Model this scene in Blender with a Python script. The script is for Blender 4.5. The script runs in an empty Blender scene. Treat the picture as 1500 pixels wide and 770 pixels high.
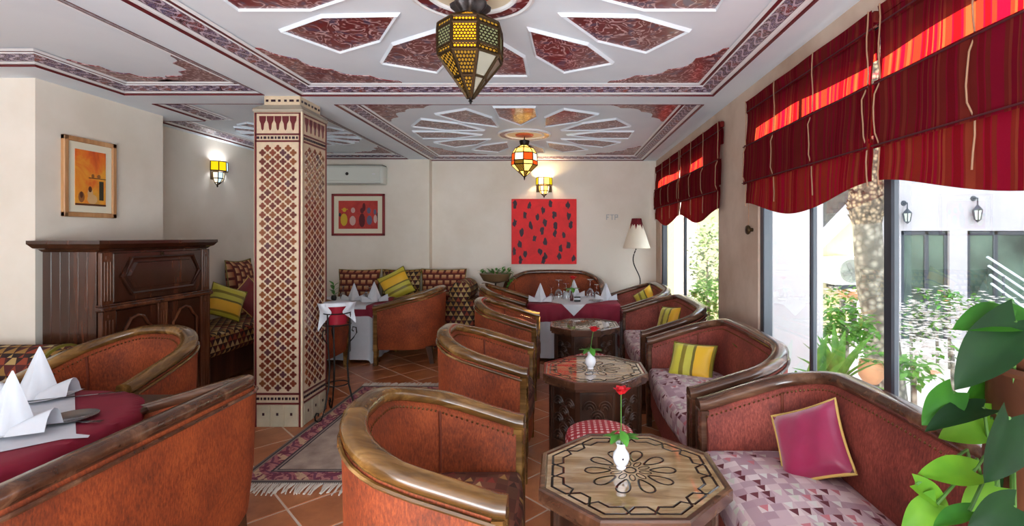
import bpy, bmesh, math, random
from mathutils import Vector, Matrix
R = random.Random(7)
PI = math.pi
S = bpy.context.scene
COL = S.collection
rad = math.radians

# ------------------------------------------------------------------ camera
EYE = 1.4
cd = bpy.data.cameras.new('camera')
cam = bpy.data.objects.new('camera', cd)
COL.objects.link(cam)
cam.location = (0, 0, EYE)
cam.rotation_euler = (PI / 2, 0, 0)
cd.sensor_width = 36
cd.lens = 720 / 1500 * 36
cd.shift_x = (750 - 822) / 1500
cd.shift_y = (345 - 385) / 1500
cd.clip_start = 0.05
S.camera = cam

def at(px, py, y):
    return Vector(((px - 822) / 720 * y, y, EYE - (py - 345) / 720 * y))

# ------------------------------------------------------------------ world, sun, large lights, exposure
w = bpy.data.worlds.new('sky')
S.world = w
w.use_nodes = True
nt = w.node_tree
bg = nt.nodes['Background']
tc = nt.nodes.new('ShaderNodeTexCoord')
sx = nt.nodes.new('ShaderNodeSeparateXYZ')
cr = nt.nodes.new('ShaderNodeValToRGB')
nt.links.new(tc.outputs['Generated'], sx.inputs[0])
nt.links.new(sx.outputs[2], cr.inputs[0])
cr.color_ramp.elements[0].color = (0.95, 0.95, 0.95, 1)
cr.color_ramp.elements[1].color = (0.62, 0.78, 1.0, 1)
nt.links.new(cr.outputs[0], bg.inputs[0])
bg.inputs[1].default_value = 4.7

sd = bpy.data.lights.new('sun', 'SUN')
sd.energy = 170
sd.angle = rad(0.8)
sd.color = (1.0, 0.93, 0.82)
sun = bpy.data.objects.new('sun', sd)
COL.objects.link(sun)
SUN = Vector((0.74, 0.20, 0.64)).normalized()
sun.rotation_euler = SUN.to_track_quat('Z', 'Y').to_euler()

def area(name, loc, target, sx_, sy_, power, color):
    d = bpy.data.lights.new(name, 'AREA')
    d.shape = 'RECTANGLE'
    d.size = sx_
    d.size_y = sy_
    d.energy = power
    d.color = color
    o = bpy.data.objects.new(name, d)
    COL.objects.link(o)
    o.location = loc
    o.rotation_euler = (Vector(loc) - Vector(target)).to_track_quat('Z', 'Y').to_euler()
    return o
# unseen fill lamps added behind the camera to brighten room and ceiling
area('rear_fill', (-0.8, -2.6, 1.75), (-0.9, 3.0, 1.3), 4.2, 1.4, 42, (0.95, 0.97, 1.0))
area('ceiling_fill', (-0.5, -1.6, 0.6), (-0.5, 2.8, 2.45), 3.0, 1.2, 115, (0.84, 0.93, 1.0))
area('rear_left_fill', (-4.6, 0.2, 1.7), (-1.5, 3.2, 1.2), 2.2, 1.4, 4, (0.97, 0.97, 1.0))

vs = S.view_settings
vs.view_transform = 'Standard'
vs.look = 'None'
vs.gamma = 1
vs.use_curve_mapping = False
vs.exposure = 0.72
S.cycles.max_bounces = 8
S.cycles.diffuse_bounces = 5
S.cycles.transparent_max_bounces = 12
S.cycles.sample_clamp_indirect = 6

# ------------------------------------------------------------------ material helpers
def c(r, g, b):
    f = lambda v: (v / 255 / 12.92) if v / 255 <= 0.04045 else ((v / 255 + 0.055) / 1.055) ** 2.4
    return (f(r), f(g), f(b), 1)

class G:
    def __init__(s, name):
        s.m = bpy.data.materials.new(name)
        s.m.use_nodes = True
        s.t = s.m.node_tree
        s.t.nodes.clear()
        s.out = s.t.nodes.new('ShaderNodeOutputMaterial')
    def n(s, ty, **kw):
        nd = s.t.nodes.new('ShaderNode' + ty)
        for k, v in kw.items():
            setattr(nd, k, v)
        return nd
    def put(s, sock, v):
        if isinstance(v, bpy.types.NodeSocket):
            s.t.links.new(v, sock)
        elif v is not None:
            sock.default_value = v
    def math(s, op, a, b=None, cc=None):
        nd = s.n('Math', operation=op)
        for i, v in enumerate((a, b, cc)):
            if v is not None:
                s.put(nd.inputs[i], v)
        return nd.outputs[0]
    def vmath(s, op, a, b=None, scale=None):
        nd = s.n('VectorMath', operation=op)
        s.put(nd.inputs[0], a)
        if b is not None:
            s.put(nd.inputs[1], b)
        if scale is not None:
            s.put(nd.inputs['Scale'], scale)
        return nd.outputs[0]
    def co(s, kind='Object'):
        return s.n('TexCoord').outputs[kind]
    def uv(s):
        return s.n('UVMap').outputs[0]
    def xyz(s, v):
        nd = s.n('SeparateXYZ')
        s.put(nd.inputs[0], v)
        return nd.outputs
    def vec(s, x, y, z=0.0):
        nd = s.n('CombineXYZ')
        for i, v in enumerate((x, y, z)):
            s.put(nd.inputs[i], v)
        return nd.outputs[0]
    def noise(s, v, scale, detail=3, rough=0.5, dist=0.0):
        nd = s.n('TexNoise')
        s.put(nd.inputs['Vector'], v)
        nd.inputs['Scale'].default_value = scale
        nd.inputs['Detail'].default_value = detail
        nd.inputs['Roughness'].default_value = rough
        nd.inputs['Distortion'].default_value = dist
        return nd.outputs[0]
    def voro(s, v, scale, feature='F1', out='Distance'):
        nd = s.n('TexVoronoi', feature=feature)
        s.put(nd.inputs['Vector'], v)
        nd.inputs['Scale'].default_value = scale
        return nd.outputs[out]
    def white(s, v):
        nd = s.n('TexWhiteNoise', noise_dimensions='3D')
        s.put(nd.inputs['Vector'], v)
        return nd.outputs[0]
    def ramp(s, f, stops, const=False):
        nd = s.n('ValToRGB')
        e = nd.color_ramp.elements
        if const:
            nd.color_ramp.interpolation = 'CONSTANT'
        e[0].position, e[0].color = stops[0]
        e[1].position, e[1].color = stops[1]
        for p, col in stops[2:]:
            x = e.new(p)
            x.color = col
        s.put(nd.inputs[0], f)
        return nd.outputs[0]
    def mix(s, f, a, b, blend='MIX'):
        nd = s.n('Mix', data_type='RGBA', blend_type=blend)
        s.put(nd.inputs[0], f)
        s.put(nd.inputs[6], a)
        s.put(nd.inputs[7], b)
        return nd.outputs[2]
    def bump(s, h, strength=0.3, dist=0.01):
        nd = s.n('Bump')
        nd.inputs['Strength'].default_value = strength
        nd.inputs['Distance'].default_value = dist
        s.put(nd.inputs['Height'], h)
        return nd.outputs[0]
    def bsdf(s, color, rough=0.5, metal=0.0, normal=None, **kw):
        nd = s.n('BsdfPrincipled')
        s.put(nd.inputs['Base Color'], color)
        s.put(nd.inputs['Roughness'], rough)
        s.put(nd.inputs['Metallic'], metal)
        if normal is not None:
            s.put(nd.inputs['Normal'], normal)
        for k, v in kw.items():
            s.put(nd.inputs[k.replace('_', ' ')], v)
        return nd.outputs[0]
    def done(s, sh):
        s.t.links.new(sh, s.out.inputs[0])
        return s.m
    def smix(s, f, a, b):
        nd = s.n('MixShader')
        s.put(nd.inputs[0], f)
        s.t.links.new(a, nd.inputs[1])
        s.t.links.new(b, nd.inputs[2])
        return nd.outputs[0]

def plain(name, col, rough=0.5, metal=0.0, var=0.0, scale=8, bump=0.0, **kw):
    g = G(name)
    col_ = col
    nrm = None
    if var or bump:
        nz = g.noise(g.co(), scale, 4)
        if var:
            dark = tuple(v * (1 - var) for v in col[:3]) + (1,)
            lite = tuple(min(1, v * (1 + var)) for v in col[:3]) + (1,)
            col_ = g.ramp(nz, [(0.3, dark), (0.7, lite)])
        if bump:
            nrm = g.bump(nz, bump, 0.01)
    return g.done(g.bsdf(col_, rough, metal, nrm, **kw))

def wood(name, dark, mid, lite, rough=0.3, axis=0, scale=6, coat=0.3):
    g = G(name)
    p = g.n('Mapping')
    g.put(p.inputs['Vector'], g.co())
    sc = [1, 1, 1]
    sc = [12, 12, 12]
    sc[axis] = 1.2
    p.inputs['Scale'].default_value = sc
    f = g.noise(p.outputs[0], scale / 6, 5, 0.6, 0.4)
    col = g.ramp(f, [(0.3, dark), (0.72, lite), (0.52, mid)])
    return g.done(g.bsdf(col, rough, 0, g.bump(f, 0.12, 0.004), Coat_Weight=coat, Coat_Roughness=0.15))

def velvet(name, col, dark, lite, sheen=0.5):
    g = G(name)
    o = g.co()
    m = g.n('Mapping')
    g.put(m.inputs['Vector'], o)
    m.inputs['Scale'].default_value = (100, 100, 30)
    f = g.math('ADD', g.math('MULTIPLY', g.noise(m.outputs[0], 1.6, 4, 0.7), 0.6), g.math('MULTIPLY', g.noise(o, 5, 3), 0.4))
    colr = g.ramp(f, [(0.36, dark), (0.64, lite), (0.5, col)])
    return g.done(g.bsdf(colr, 0.75, 0, g.bump(f, 0.15, 0.004), Sheen_Weight=sheen, Sheen_Roughness=0.4, Sheen_Tint=lite))

# ------------------------------------------------------------------ materials
def m_plaster(name, a, b, stain=0.12):
    g = G(name)
    o = g.co()
    f = g.noise(o, 1.3, 5, 0.6)
    f2 = g.noise(o, 60, 2)
    col = g.ramp(f, [(0.35, b), (0.6, a)])
    return g.done(g.bsdf(col, 0.75, 0, g.bump(f2, 0.05, 0.002)))
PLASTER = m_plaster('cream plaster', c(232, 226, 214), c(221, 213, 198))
PLASTER_PIER = m_plaster('stained shaded plaster', c(205, 186, 168), c(176, 152, 132))  # stained, and the backlit wall's shade is put into the colour
CEILING = m_plaster('ceiling paint', c(228, 238, 246), c(220, 231, 241))
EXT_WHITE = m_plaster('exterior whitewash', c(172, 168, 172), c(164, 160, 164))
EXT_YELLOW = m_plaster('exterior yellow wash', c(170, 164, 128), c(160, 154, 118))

def m_terra():
    g = G('terracotta tile')
    info = g.n('ObjectInfo').outputs['Random']
    o = g.co()
    n1 = g.noise(g.vmath('ADD', o, g.vec(g.math('MULTIPLY', info, 40), 0, 0)), 6, 4, 0.6)
    base = g.ramp(info, [(0.0, c(158, 90, 52)), (1.0, c(202, 128, 80)), (0.5, c(180, 106, 62))])
    col = g.mix(0.55, base, g.ramp(n1, [(0.3, c(136, 74, 42)), (0.7, c(210, 138, 90))]))
    return g.done(g.bsdf(col, 0.28, 0, g.bump(n1, 0.08, 0.004)))
TERRA = m_terra()
GROUT = plain('grout', c(222, 204, 186), 0.8, var=0.1)

WALNUT = wood('dark carved walnut', c(40, 22, 14), c(66, 38, 24), c(96, 58, 38), 0.35, 2)
RIM = wood('varnished rim wood', c(56, 36, 16), c(108, 76, 36), c(164, 124, 68), 0.22, 0, coat=0.6)
RIM_DARK = wood('dark varnished rim wood', c(48, 28, 20), c(82, 52, 36), c(128, 92, 68), 0.22, 0, coat=0.6)
LEGW = wood('leg wood', c(40, 22, 12), c(72, 42, 24), c(100, 64, 38), 0.35, 2)
CABW = wood('cabinet mahogany', c(30, 15, 9), c(58, 29, 17), c(88, 47, 28), 0.22, 2, coat=0.5)
CABW_LITE = wood('cabinet stile mahogany', c(58, 30, 18), c(92, 52, 32), c(126, 78, 50), 0.22, 2, coat=0.5)
PICTW = wood('light picture frame wood', c(150, 104, 62), c(186, 136, 88), c(206, 160, 112), 0.4, 2)

def m_tabletop():
    g = G('glazed inlaid table top')
    o = g.co()
    m = g.n('Mapping')
    g.put(m.inputs['Vector'], o)
    m.inputs['Rotation'].default_value = (0, 0, 0.7)
    m.inputs['Scale'].default_value = (3, 16, 4)
    f = g.noise(m.outputs[0], 1.5, 5, 0.6, 0.6)
    col = g.ramp(f, [(0.3, c(128, 100, 68)), (0.7, c(206, 184, 146)), (0.5, c(170, 142, 104))])
    return g.done(g.bsdf(col, 0.06, 0, None, Coat_Weight=1.0, Coat_Roughness=0.02, Specular_IOR_Level=0.7))
TOPW = m_tabletop()
INLAY = plain('black inlay', c(34, 22, 16), 0.1)
CARVED = wood('carved relief wood', c(40, 24, 16), c(70, 44, 30), c(98, 66, 46), 0.55, 2, coat=0.1)

VELVET = velvet('rust velvet', c(132, 56, 20), c(92, 38, 13), c(166, 80, 33), 0.3)
VELVET_SKYLIT = velvet('skylit rust velvet', c(126, 54, 42), c(92, 36, 28), c(162, 78, 64), 0.4)  # pinker copy of the rust velvet, window skylight put into the colour

def m_seat(name, cols, tri, cell=0.042):
    g = G(name)
    x, y, z = g.xyz(g.uv())
    sc = 1 / cell
    fx = g.math('MULTIPLY', x, sc)
    fy = g.math('MULTIPLY', y, sc)
    cx, cy = g.math('FLOOR', fx), g.math('FLOOR', fy)
    u, v = g.math('SUBTRACT', fx, cx), g.math('SUBTRACT', fy, cy)
    rnd = g.white(g.vec(cx, cy, 1.0))
    base = g.ramp(rnd, [(i / len(cols), k) for i, k in enumerate(cols)], True)
    rnd2 = g.white(g.vec(cx, cy, 5.0))
    tmask = g.math('LESS_THAN', v, g.math('SUBTRACT', 1.0, g.math('MULTIPLY', g.math('ABSOLUTE', g.math('SUBTRACT', u, 0.5)), 2.6)))
    tcol = g.ramp(rnd2, [(i / len(tri), k) for i, k in enumerate(tri)], True)
    on = g.math('LESS_THAN', g.white(g.vec(cx, cy, 9.0)), 0.42)
    col = g.mix(g.math('MULTIPLY', tmask, on), base, tcol)
    nz = g.noise(g.co(), 220, 2)
    return g.done(g.bsdf(col, 0.7, 0, g.bump(nz, 0.2, 0.002)))
SEAT_LILAC = m_seat('lilac check upholstery', [c(190, 160, 164), c(172, 140, 146), c(198, 170, 170), c(168, 134, 142), c(210, 188, 186)],  # pale tones carry window glare put into the colour
                    [c(92, 22, 34), c(206, 198, 192), c(100, 34, 44), c(190, 110, 116), c(196, 190, 176)])
SEAT_BROWN = m_seat('brown check upholstery', [c(104, 52, 40), c(84, 42, 30), c(118, 70, 52), c(96, 58, 40), c(74, 34, 26)],
                    [c(168, 132, 76), c(58, 24, 18), c(140, 54, 44), c(180, 150, 104), c(62, 30, 22)])

def m_banq():
    g = G('geometric banquette weave')
    x, y, z = g.xyz(g.uv())
    fx, fy = g.math('MULTIPLY', x, 15.0), g.math('MULTIPLY', y, 17.0)
    cy = g.math('FLOOR', fy)
    fx = g.math('ADD', fx, g.math('MULTIPLY', g.math('MODULO', cy, 2.0), 0.5))
    cx = g.math('FLOOR', fx)
    u, v = g.math('SUBTRACT', fx, cx), g.math('SUBTRACT', fy, cy)
    tri = g.math('LESS_THAN', v, g.math('SUBTRACT', 0.95, g.math('MULTIPLY', g.math('ABSOLUTE', g.math('SUBTRACT', u, 0.5)), 2.0)))
    rnd = g.white(g.vec(cx, cy, 2.0))
    gold = g.ramp(rnd, [(0.0, c(150, 112, 56)), (0.35, c(178, 148, 92)), (0.7, c(140, 60, 36)), (0.9, c(188, 164, 118))], True)
    dark = g.ramp(g.white(g.vec(cx, cy, 4.0)), [(0.0, c(48, 22, 18)), (0.5, c(78, 24, 22)), (0.8, c(34, 20, 16))], True)
    col = g.mix(tri, dark, gold)
    return g.done(g.bsdf(col, 0.8, 0, g.bump(g.noise(g.co(), 200, 2), 0.2, 0.002)))
BANQ = m_banq()

def m_cushion_weave():
    g = G('brick check cushion weave')
    x, y, z = g.xyz(g.uv())
    fx, fy = g.math('MULTIPLY', x, 11.0), g.math('MULTIPLY', y, 13.0)
    cy = g.math('FLOOR', fy)
    fx = g.math('ADD', fx, g.math('MULTIPLY', g.math('MODULO', cy, 2.0), 0.5))
    cx = g.math('FLOOR', fx)
    u, v = g.math('SUBTRACT', fx, cx), g.math('SUBTRACT', fy, cy)
    box = g.math('MULTIPLY', g.math('LESS_THAN', g.math('ABSOLUTE', g.math('SUBTRACT', u, 0.5)), 0.33), g.math('LESS_THAN', g.math('ABSOLUTE', g.math('SUBTRACT', v, 0.5)), 0.34))
    lite = g.ramp(v, [(0.2, c(150, 70, 44)), (0.75, c(204, 160, 112))])
    col = g.mix(box, c(92, 30, 22), lite)
    return g.done(g.bsdf(col, 0.8, 0, None))
CUSH_WEAVE = m_cushion_weave()

def m_stripes(name, stops, freq=3.2, axis=0):
    g = G(name)
    p = g.xyz(g.uv())[axis]
    f = g.math('FRACT', g.math('MULTIPLY', p, freq))
    col = g.ramp(f, stops, True)
    nz = g.noise(g.co(), 30, 3)
    return g.done(g.bsdf(col, 0.45, 0, g.bump(nz, 0.25, 0.006), Sheen_Weight=0.3))
YEL = m_stripes('yellow green striped silk', [(0.0, c(206, 196, 60)), (0.26, c(132, 118, 24)), (0.36, c(196, 190, 70)), (0.52, c(110, 98, 28)), (0.58, c(238, 186, 40)), (0.94, c(150, 128, 24))], 3.3)
MAGENTA = plain('magenta silk', c(146, 16, 68), 0.4, var=0.12, scale=7, bump=0.3, Sheen_Weight=0.5)
MAROON_SILK = plain('maroon silk', c(120, 34, 40), 0.5, var=0.1, bump=0.2)
GOLD_PIPE = plain('gold piping', c(206, 170, 92), 0.5)
OLIVE_PIPE = plain('olive piping', c(112, 104, 28), 0.5)
DARK_PIPE = plain('dark rust piping', c(110, 46, 22), 0.7)

def m_ornament(name, scale, base, line, blue):
    g = G(name)
    o = g.vmath('SCALE', g.n('TexCoord').outputs['UV'], None, scale)
    n1 = g.noise(o, 1.0, 2, 0.5, 1.2)
    l = g.math('ABSOLUTE', g.math('SUBTRACT', g.math('FRACT', g.math('MULTIPLY', n1, 7.0)), 0.5))
    n2 = g.noise(o, 1.7, 1)
    lm = g.ramp(l, [(0.10, (1, 1, 1, 1)), (0.19, (0, 0, 0, 1))])
    gate = g.ramp(g.noise(o, 2.3, 2), [(0.36, (0.1, 0.1, 0.1, 1)), (0.48, (1, 1, 1, 1))])
    bl = g.ramp(n2, [(0.58, (0, 0, 0, 1)), (0.64, (1, 1, 1, 1))])
    col = g.mix(bl, base, blue)
    col = g.mix(g.math('MULTIPLY', lm, gate), col, line)
    return g.done(g.bsdf(col, 0.3, 0, None, Coat_Weight=0.2))
ORN = m_ornament('painted arabesque', 7.5, c(112, 30, 34), c(196, 164, 166), c(92, 66, 92))

def m_trim():
    g = G('painted cornice bands')
    x, y, z = g.xyz(g.uv())
    fx = g.math('MULTIPLY', x, 11.0)
    cx = g.math('FLOOR', fx)
    u = g.math('SUBTRACT', fx, cx)
    vv = g.math('DIVIDE', g.math('SUBTRACT', y, 0.26), 0.42)
    rnd = g.white(g.vec(cx, 3.0, 0.0))
    blob = g.ramp(rnd, [(0.0, c(86, 66, 104)), (0.3, c(122, 36, 38)), (0.55, c(78, 72, 112)), (0.8, c(140, 66, 52))], True)
    wob = g.math('ADD', 0.5, g.math('MULTIPLY', 0.42, g.math('SINE', g.math('MULTIPLY', vv, 6.2))))
    l1 = g.math('LESS_THAN', g.math('ABSOLUTE', g.math('SUBTRACT', u, wob)), 0.12)
    nz = g.noise(g.vec(g.math('MULTIPLY', x, 40.0), g.math('MULTIPLY', y, 6.0)), 1.2, 2, 0.5, 1.5)
    l2 = g.math('LESS_THAN', g.math('ABSOLUTE', g.math('SUBTRACT', g.math('FRACT', g.math('MULTIPLY', nz, 5.0)), 0.5)), 0.10)
    orn = g.mix(g.math('MAXIMUM', l1, l2), g.mix(g.ramp(nz, [(0.45, (0, 0, 0, 1)), (0.55, (1, 1, 1, 1))]), blob, c(62, 18, 30)), c(190, 176, 190))
    W = c(226, 228, 230)
    RD = c(92, 20, 28)
    band = g.ramp(y, [(0.0, RD), (0.075, W), (0.24, c(40, 20, 30)), (0.26, W), (0.70, W), (0.72, RD), (0.86, W)], True)
    inb = g.math('MULTIPLY', g.math('GREATER_THAN', y, 0.26), g.math('LESS_THAN', y, 0.69))
    return g.done(g.bsdf(g.mix(inb, band, orn), 0.35))
TRIM = m_trim()
TRIM_WHITE = plain('white moulding paint', c(228, 230, 232), 0.4)

def m_blind():
    g = G('striped red blind cloth')
    x, y, z = g.xyz(g.co())
    fy = g.math('MULTIPLY', y, 34.0)
    wn = g.n('TexNoise', noise_dimensions='1D')
    g.put(wn.inputs['W'], fy)
    wn.inputs['Scale'].default_value = 0.55
    wn.inputs['Detail'].default_value = 1
    k = wn.outputs[0]
    dif = g.ramp(k, [(0.0, c(92, 18, 26)), (0.4, c(108, 18, 36)), (0.47, c(92, 30, 28)), (0.55, c(104, 40, 34)), (0.62, c(96, 16, 30))], True)
    tr = g.ramp(k, [(0.0, c(226, 24, 30)), (0.4, c(240, 20, 60)), (0.47, c(244, 70, 44)), (0.55, c(252, 112, 60)), (0.62, c(232, 20, 40))], True)
    bump = g.bump(g.noise(g.co(), 9, 3), 0.25, 0.02)
    a = g.n('BsdfDiffuse')
    g.put(a.inputs[0], dif)
    g.put(a.inputs['Normal'], bump)
    b = g.n('BsdfTranslucent')
    g.put(b.inputs[0], tr)
    return g.done(g.smix(0.048, a.outputs[0], b.outputs[0]))
BLIND = m_blind()
TAPE = plain('beige tape', c(150, 112, 84), 0.7)

def m_glass(name, tint=(1, 1, 1, 1), refl=0.06, rough=0.0):
    g = G(name)
    t = g.n('BsdfTransparent')
    t.inputs[0].default_value = tint
    gl = g.n('BsdfGlossy')
    gl.inputs['Roughness'].default_value = rough
    lw = g.n('LayerWeight')
    lw.inputs[0].default_value = 0.35
    f = g.math('ADD', g.math('MULTIPLY', lw.outputs['Fresnel'], 0.35 if refl == 0 else 0.6), refl)
    return g.done(g.smix(f, t.outputs[0], gl.outputs[0]))
PANE = m_glass('window glass', (0.97, 0.99, 0.98, 1), 0.0)
GLASSWARE = m_glass('glassware', (0.93, 0.95, 0.96, 1), 0.1)
FRAME = plain('dark window frame', c(62, 68, 76), 0.35, 0.3)
def m_door_glass():
    g = G('tinted door glass')
    o = g.co()
    f = g.noise(o, 1.2, 2, 0.5, 0.5)
    col = g.ramp(f, [(0.35, c(36, 50, 42)), (0.65, c(84, 104, 90))])
    return g.done(g.bsdf(col, 0.05))
DOORGLASS = m_door_glass()

WHITE_CLOTH = plain('white linen', c(206, 211, 218), 0.8, var=0.03, scale=20, bump=0.1)
MAROON = plain('maroon tablecloth', c(128, 14, 44), 0.75, var=0.08, scale=14, bump=0.1)
PORCELAIN = plain('white porcelain', c(232, 234, 240), 0.15)
SILVER = plain('polished steel', c(180, 182, 186), 0.2, 1.0)
IRON = plain('black iron', c(26, 24, 24), 0.45, 0.6)
BRASS = plain('old brass', c(62, 46, 24), 0.4, 0.7)
NAIL = plain('antique nail brass', c(110, 80, 44), 0.3, 0.8)
LEAF = plain('leaf green', c(70, 132, 44), 0.35, var=0.3, scale=5)
LEAF_POTHOS = None
def m_leaf(name, a, b, tr):
    g = G(name)
    f = g.noise(g.co(), 18, 3)
    info = g.n('ObjectInfo').outputs['Random']
    col = g.mix(0.35, g.ramp(f, [(0.35, a), (0.65, b)]), g.ramp(info, [(0, a), (1, b)]))
    p = g.bsdf(col, 0.5, 0, g.bump(f, 0.1, 0.01), Specular_IOR_Level=0.22)
    t = g.n('BsdfTranslucent')
    t.inputs[0].default_value = tr
    return g.done(g.smix(0.4, p, t.outputs[0]))
POTHOS = [m_leaf('dark pothos leaf', c(18, 44, 22), c(28, 62, 28), c(30, 70, 14)), m_leaf('green pothos leaf', c(34, 84, 26), c(56, 118, 34), c(70, 140, 20)), m_leaf('lime pothos leaf', c(70, 122, 26), c(108, 158, 38), c(110, 150, 30))]
GARDEN = m_leaf('garden leaf', c(36, 84, 36), c(96, 140, 56), c(90, 140, 40))
PALE_FLOWER = m_leaf('pale blossom', c(206, 196, 196), c(216, 208, 200), c(210, 196, 190))
CORAL = plain('coral flower', c(236, 150, 120), 0.6)
STEM = plain('green stem', c(70, 110, 44), 0.5)
ROSE = plain('red rose petals', c(196, 16, 32), 0.5, var=0.15, scale=40)
POT = plain('clay pot', c(176, 128, 92), 0.7, var=0.15, bump=0.1)
POT_DARK = plain('brown clay jar', c(86, 48, 30), 0.5, var=0.25, scale=6, bump=0.2)
def m_gingham():
    g = G('red gingham')
    x, y, z = g.xyz(g.uv())
    a = g.math('LESS_THAN', g.math('FRACT', g.math('MULTIPLY', x, 34.0)), 0.45)
    b = g.math('LESS_THAN', g.math('FRACT', g.math('MULTIPLY', y, 34.0)), 0.45)
    col = g.mix(g.math('MULTIPLY', a, b), g.mix(g.math('MAXIMUM', a, b), c(160, 30, 44), c(176, 64, 70)), c(226, 196, 190))
    return g.done(g.bsdf(col, 0.75))
GINGHAM = m_gingham()
def m_rug():
    g = G('woven rug')
    x, y, z = g.xyz(g.co())
    # distance to the rug edge: half sizes 0.60 x 0.90
    d = g.math('MINIMUM', g.math('SUBTRACT', 0.60, g.math('ABSOLUTE', x)), g.math('SUBTRACT', 0.90, g.math('ABSOLUTE', y)))
    nz = g.noise(g.co(), 60, 2)
    field = g.ramp(g.noise(g.co(), 9, 4), [(0.3, c(150, 132, 120)), (0.7, c(188, 172, 156))])
    u = g.math('FRACT', g.math('MULTIPLY', g.math('ADD', x, y), 4.2))
    u2 = g.math('FRACT', g.math('MULTIPLY', g.math('SUBTRACT', x, y), 4.2))
    blot = g.noise(g.co(), 26, 2, 0.5, 0.8)
    b1 = g.ramp(g.math('MULTIPLY', g.math('ABSOLUTE', g.math('SUBTRACT', u, 0.5)), g.math('ADD', 0.6, g.math('ABSOLUTE', g.math('SUBTRACT', u2, 0.5)))),
                [(0.0, c(206, 172, 140)), (0.1, c(176, 108, 112)), (0.22, c(120, 66, 90)), (0.3, c(188, 128, 124))], True)
    bord = g.mix(g.ramp(blot, [(0.5, (0, 0, 0, 1)), (0.58, (1, 1, 1, 1))]), b1, c(120, 52, 74))
    col = g.ramp(d, [(0.0, c(120, 112, 106)), (0.012, c(70, 62, 66)), (0.026, c(150, 136, 124)), (0.036, c(60, 40, 52))], True)
    inb = g.math('MULTIPLY', g.math('GREATER_THAN', d, 0.04), g.math('LESS_THAN', d, 0.135))
    col = g.mix(inb, col, bord)
    inner = g.ramp(d, [(0.135, c(66, 56, 62)), (0.147, c(150, 138, 130)), (0.158, c(56, 50, 56))], True)
    col = g.mix(g.math('GREATER_THAN', d, 0.135), col, inner)
    col = g.mix(g.math('GREATER_THAN', d, 0.17), col, field)
    return g.done(g.bsdf(col, 0.9, 0, g.bump(nz, 0.5, 0.004)))
RUG = m_rug()
FRINGE = plain('rug fringe', c(214, 204, 190), 0.9)
MOSAIC = None
def m_mosaic():
    g = G('mosaic glaze')
    r = g.n('NewGeometry').outputs['Random Per Island']
    col = g.ramp(r, [(0.0, c(98, 44, 34)), (0.3, c(116, 56, 38)), (0.55, c(88, 40, 36)), (0.75, c(124, 72, 42)), (0.92, c(86, 50, 54))], True)
    return g.done(g.bsdf(col, 0.2))
MOSAIC = m_mosaic()
MOS_BASE = plain('mosaic cream ground', c(202, 182, 154), 0.4, var=0.08, scale=30)
MOS_RED = plain('mosaic maroon border', c(98, 30, 34), 0.3)
MOS_DARK = plain('mosaic dark piece', c(52, 34, 44), 0.25)
MOS_PLINTH = plain('plinth tile', c(182, 172, 148), 0.35, var=0.12, scale=10)

def emis(name, col, strength, pattern=None, frame=c(40, 26, 12)):
    g = G(name)
    e = g.n('Emission')
    g.put(e.inputs[0], col)
    e.inputs[1].default_value = strength
    if pattern:
        x, y, z = g.xyz(g.uv())
        fx, fy = g.math('MULTIPLY', x, pattern), g.math('MULTIPLY', y, pattern * 1.1)
        cy = g.math('FLOOR', fy)
        fx = g.math('ADD', fx, g.math('MULTIPLY', g.math('MODULO', cy, 2.0), 0.5))
        u = g.math('SUBTRACT', g.math('FRACT', fx), 0.5)
        v = g.math('SUBTRACT', g.math('FRACT', fy), 0.5)
        r2 = g.math('ADD', g.math('MULTIPLY', u, u), g.math('MULTIPLY', v, v))
        f = g.math('GREATER_THAN', r2, 0.14)
        m = g.bsdf(frame, 0.4, 0.7)
        return g.done(g.smix(f, e.outputs[0], m))
    return g.done(e.outputs[0])
AMBER = emis('glowing amber filigree', c(255, 176, 30), 1.2, 72)
AMBER_DIM = emis('dim amber filigree', c(214, 160, 56), 0.5, 72)
GREEN_DIM = emis('dull green pierced glass', c(176, 178, 130), 0.42, 72)
PANE_GREY = plain('grey mirrored lantern glass', c(150, 146, 130), 0.25, 0.4)
GLOW_WARM = emis('lit warm glass', c(255, 196, 90), 2.2)
GLOW_RED = emis('lit red glass', c(240, 70, 20), 1.3)
GLOW_WHITE = emis('lit white glass', c(255, 232, 190), 1.6)
GLOW_YELLOW = emis('lit yellow glass', c(240, 190, 20), 1.0)
GLOW_BLUE = emis('lit pale blue glass', c(190, 220, 240), 1.0)
SHADE = plain('cream lamp shade', c(236, 228, 208), 0.8)
SHADE_RED = plain('dark red shade top', c(110, 14, 28), 0.8)
AC_WHITE = plain('air conditioner plastic', c(214, 220, 212), 0.4)
BLACK = plain('black plastic', c(18, 18, 20), 0.4)
MAT_CREAM = plain('cream picture mount', c(226, 220, 196), 0.8)
RED_FRAME = plain('red painted frame', c(140, 44, 48), 0.4, var=0.1)
EXT_GROUND = plain('pale courtyard paving', c(206, 196, 190), 0.8, var=0.06)
EXT_STONE = plain('grey stair stone', c(66, 64, 62), 0.8, var=0.2)
def m_bark(name, a, b, s=14):
    g = G(name)
    v = g.voro(g.co(), s, 'F1')
    return g.done(g.bsdf(g.ramp(v, [(0.1, a), (0.6, b)]), 0.9, 0, g.bump(v, 0.6, 0.03)))
BARK = m_bark('palm bark', c(150, 144, 130), c(84, 80, 70))
BARK_TOP = m_bark('palm leaf scar bark', c(160, 140, 112), c(62, 52, 40), 22)

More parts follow.
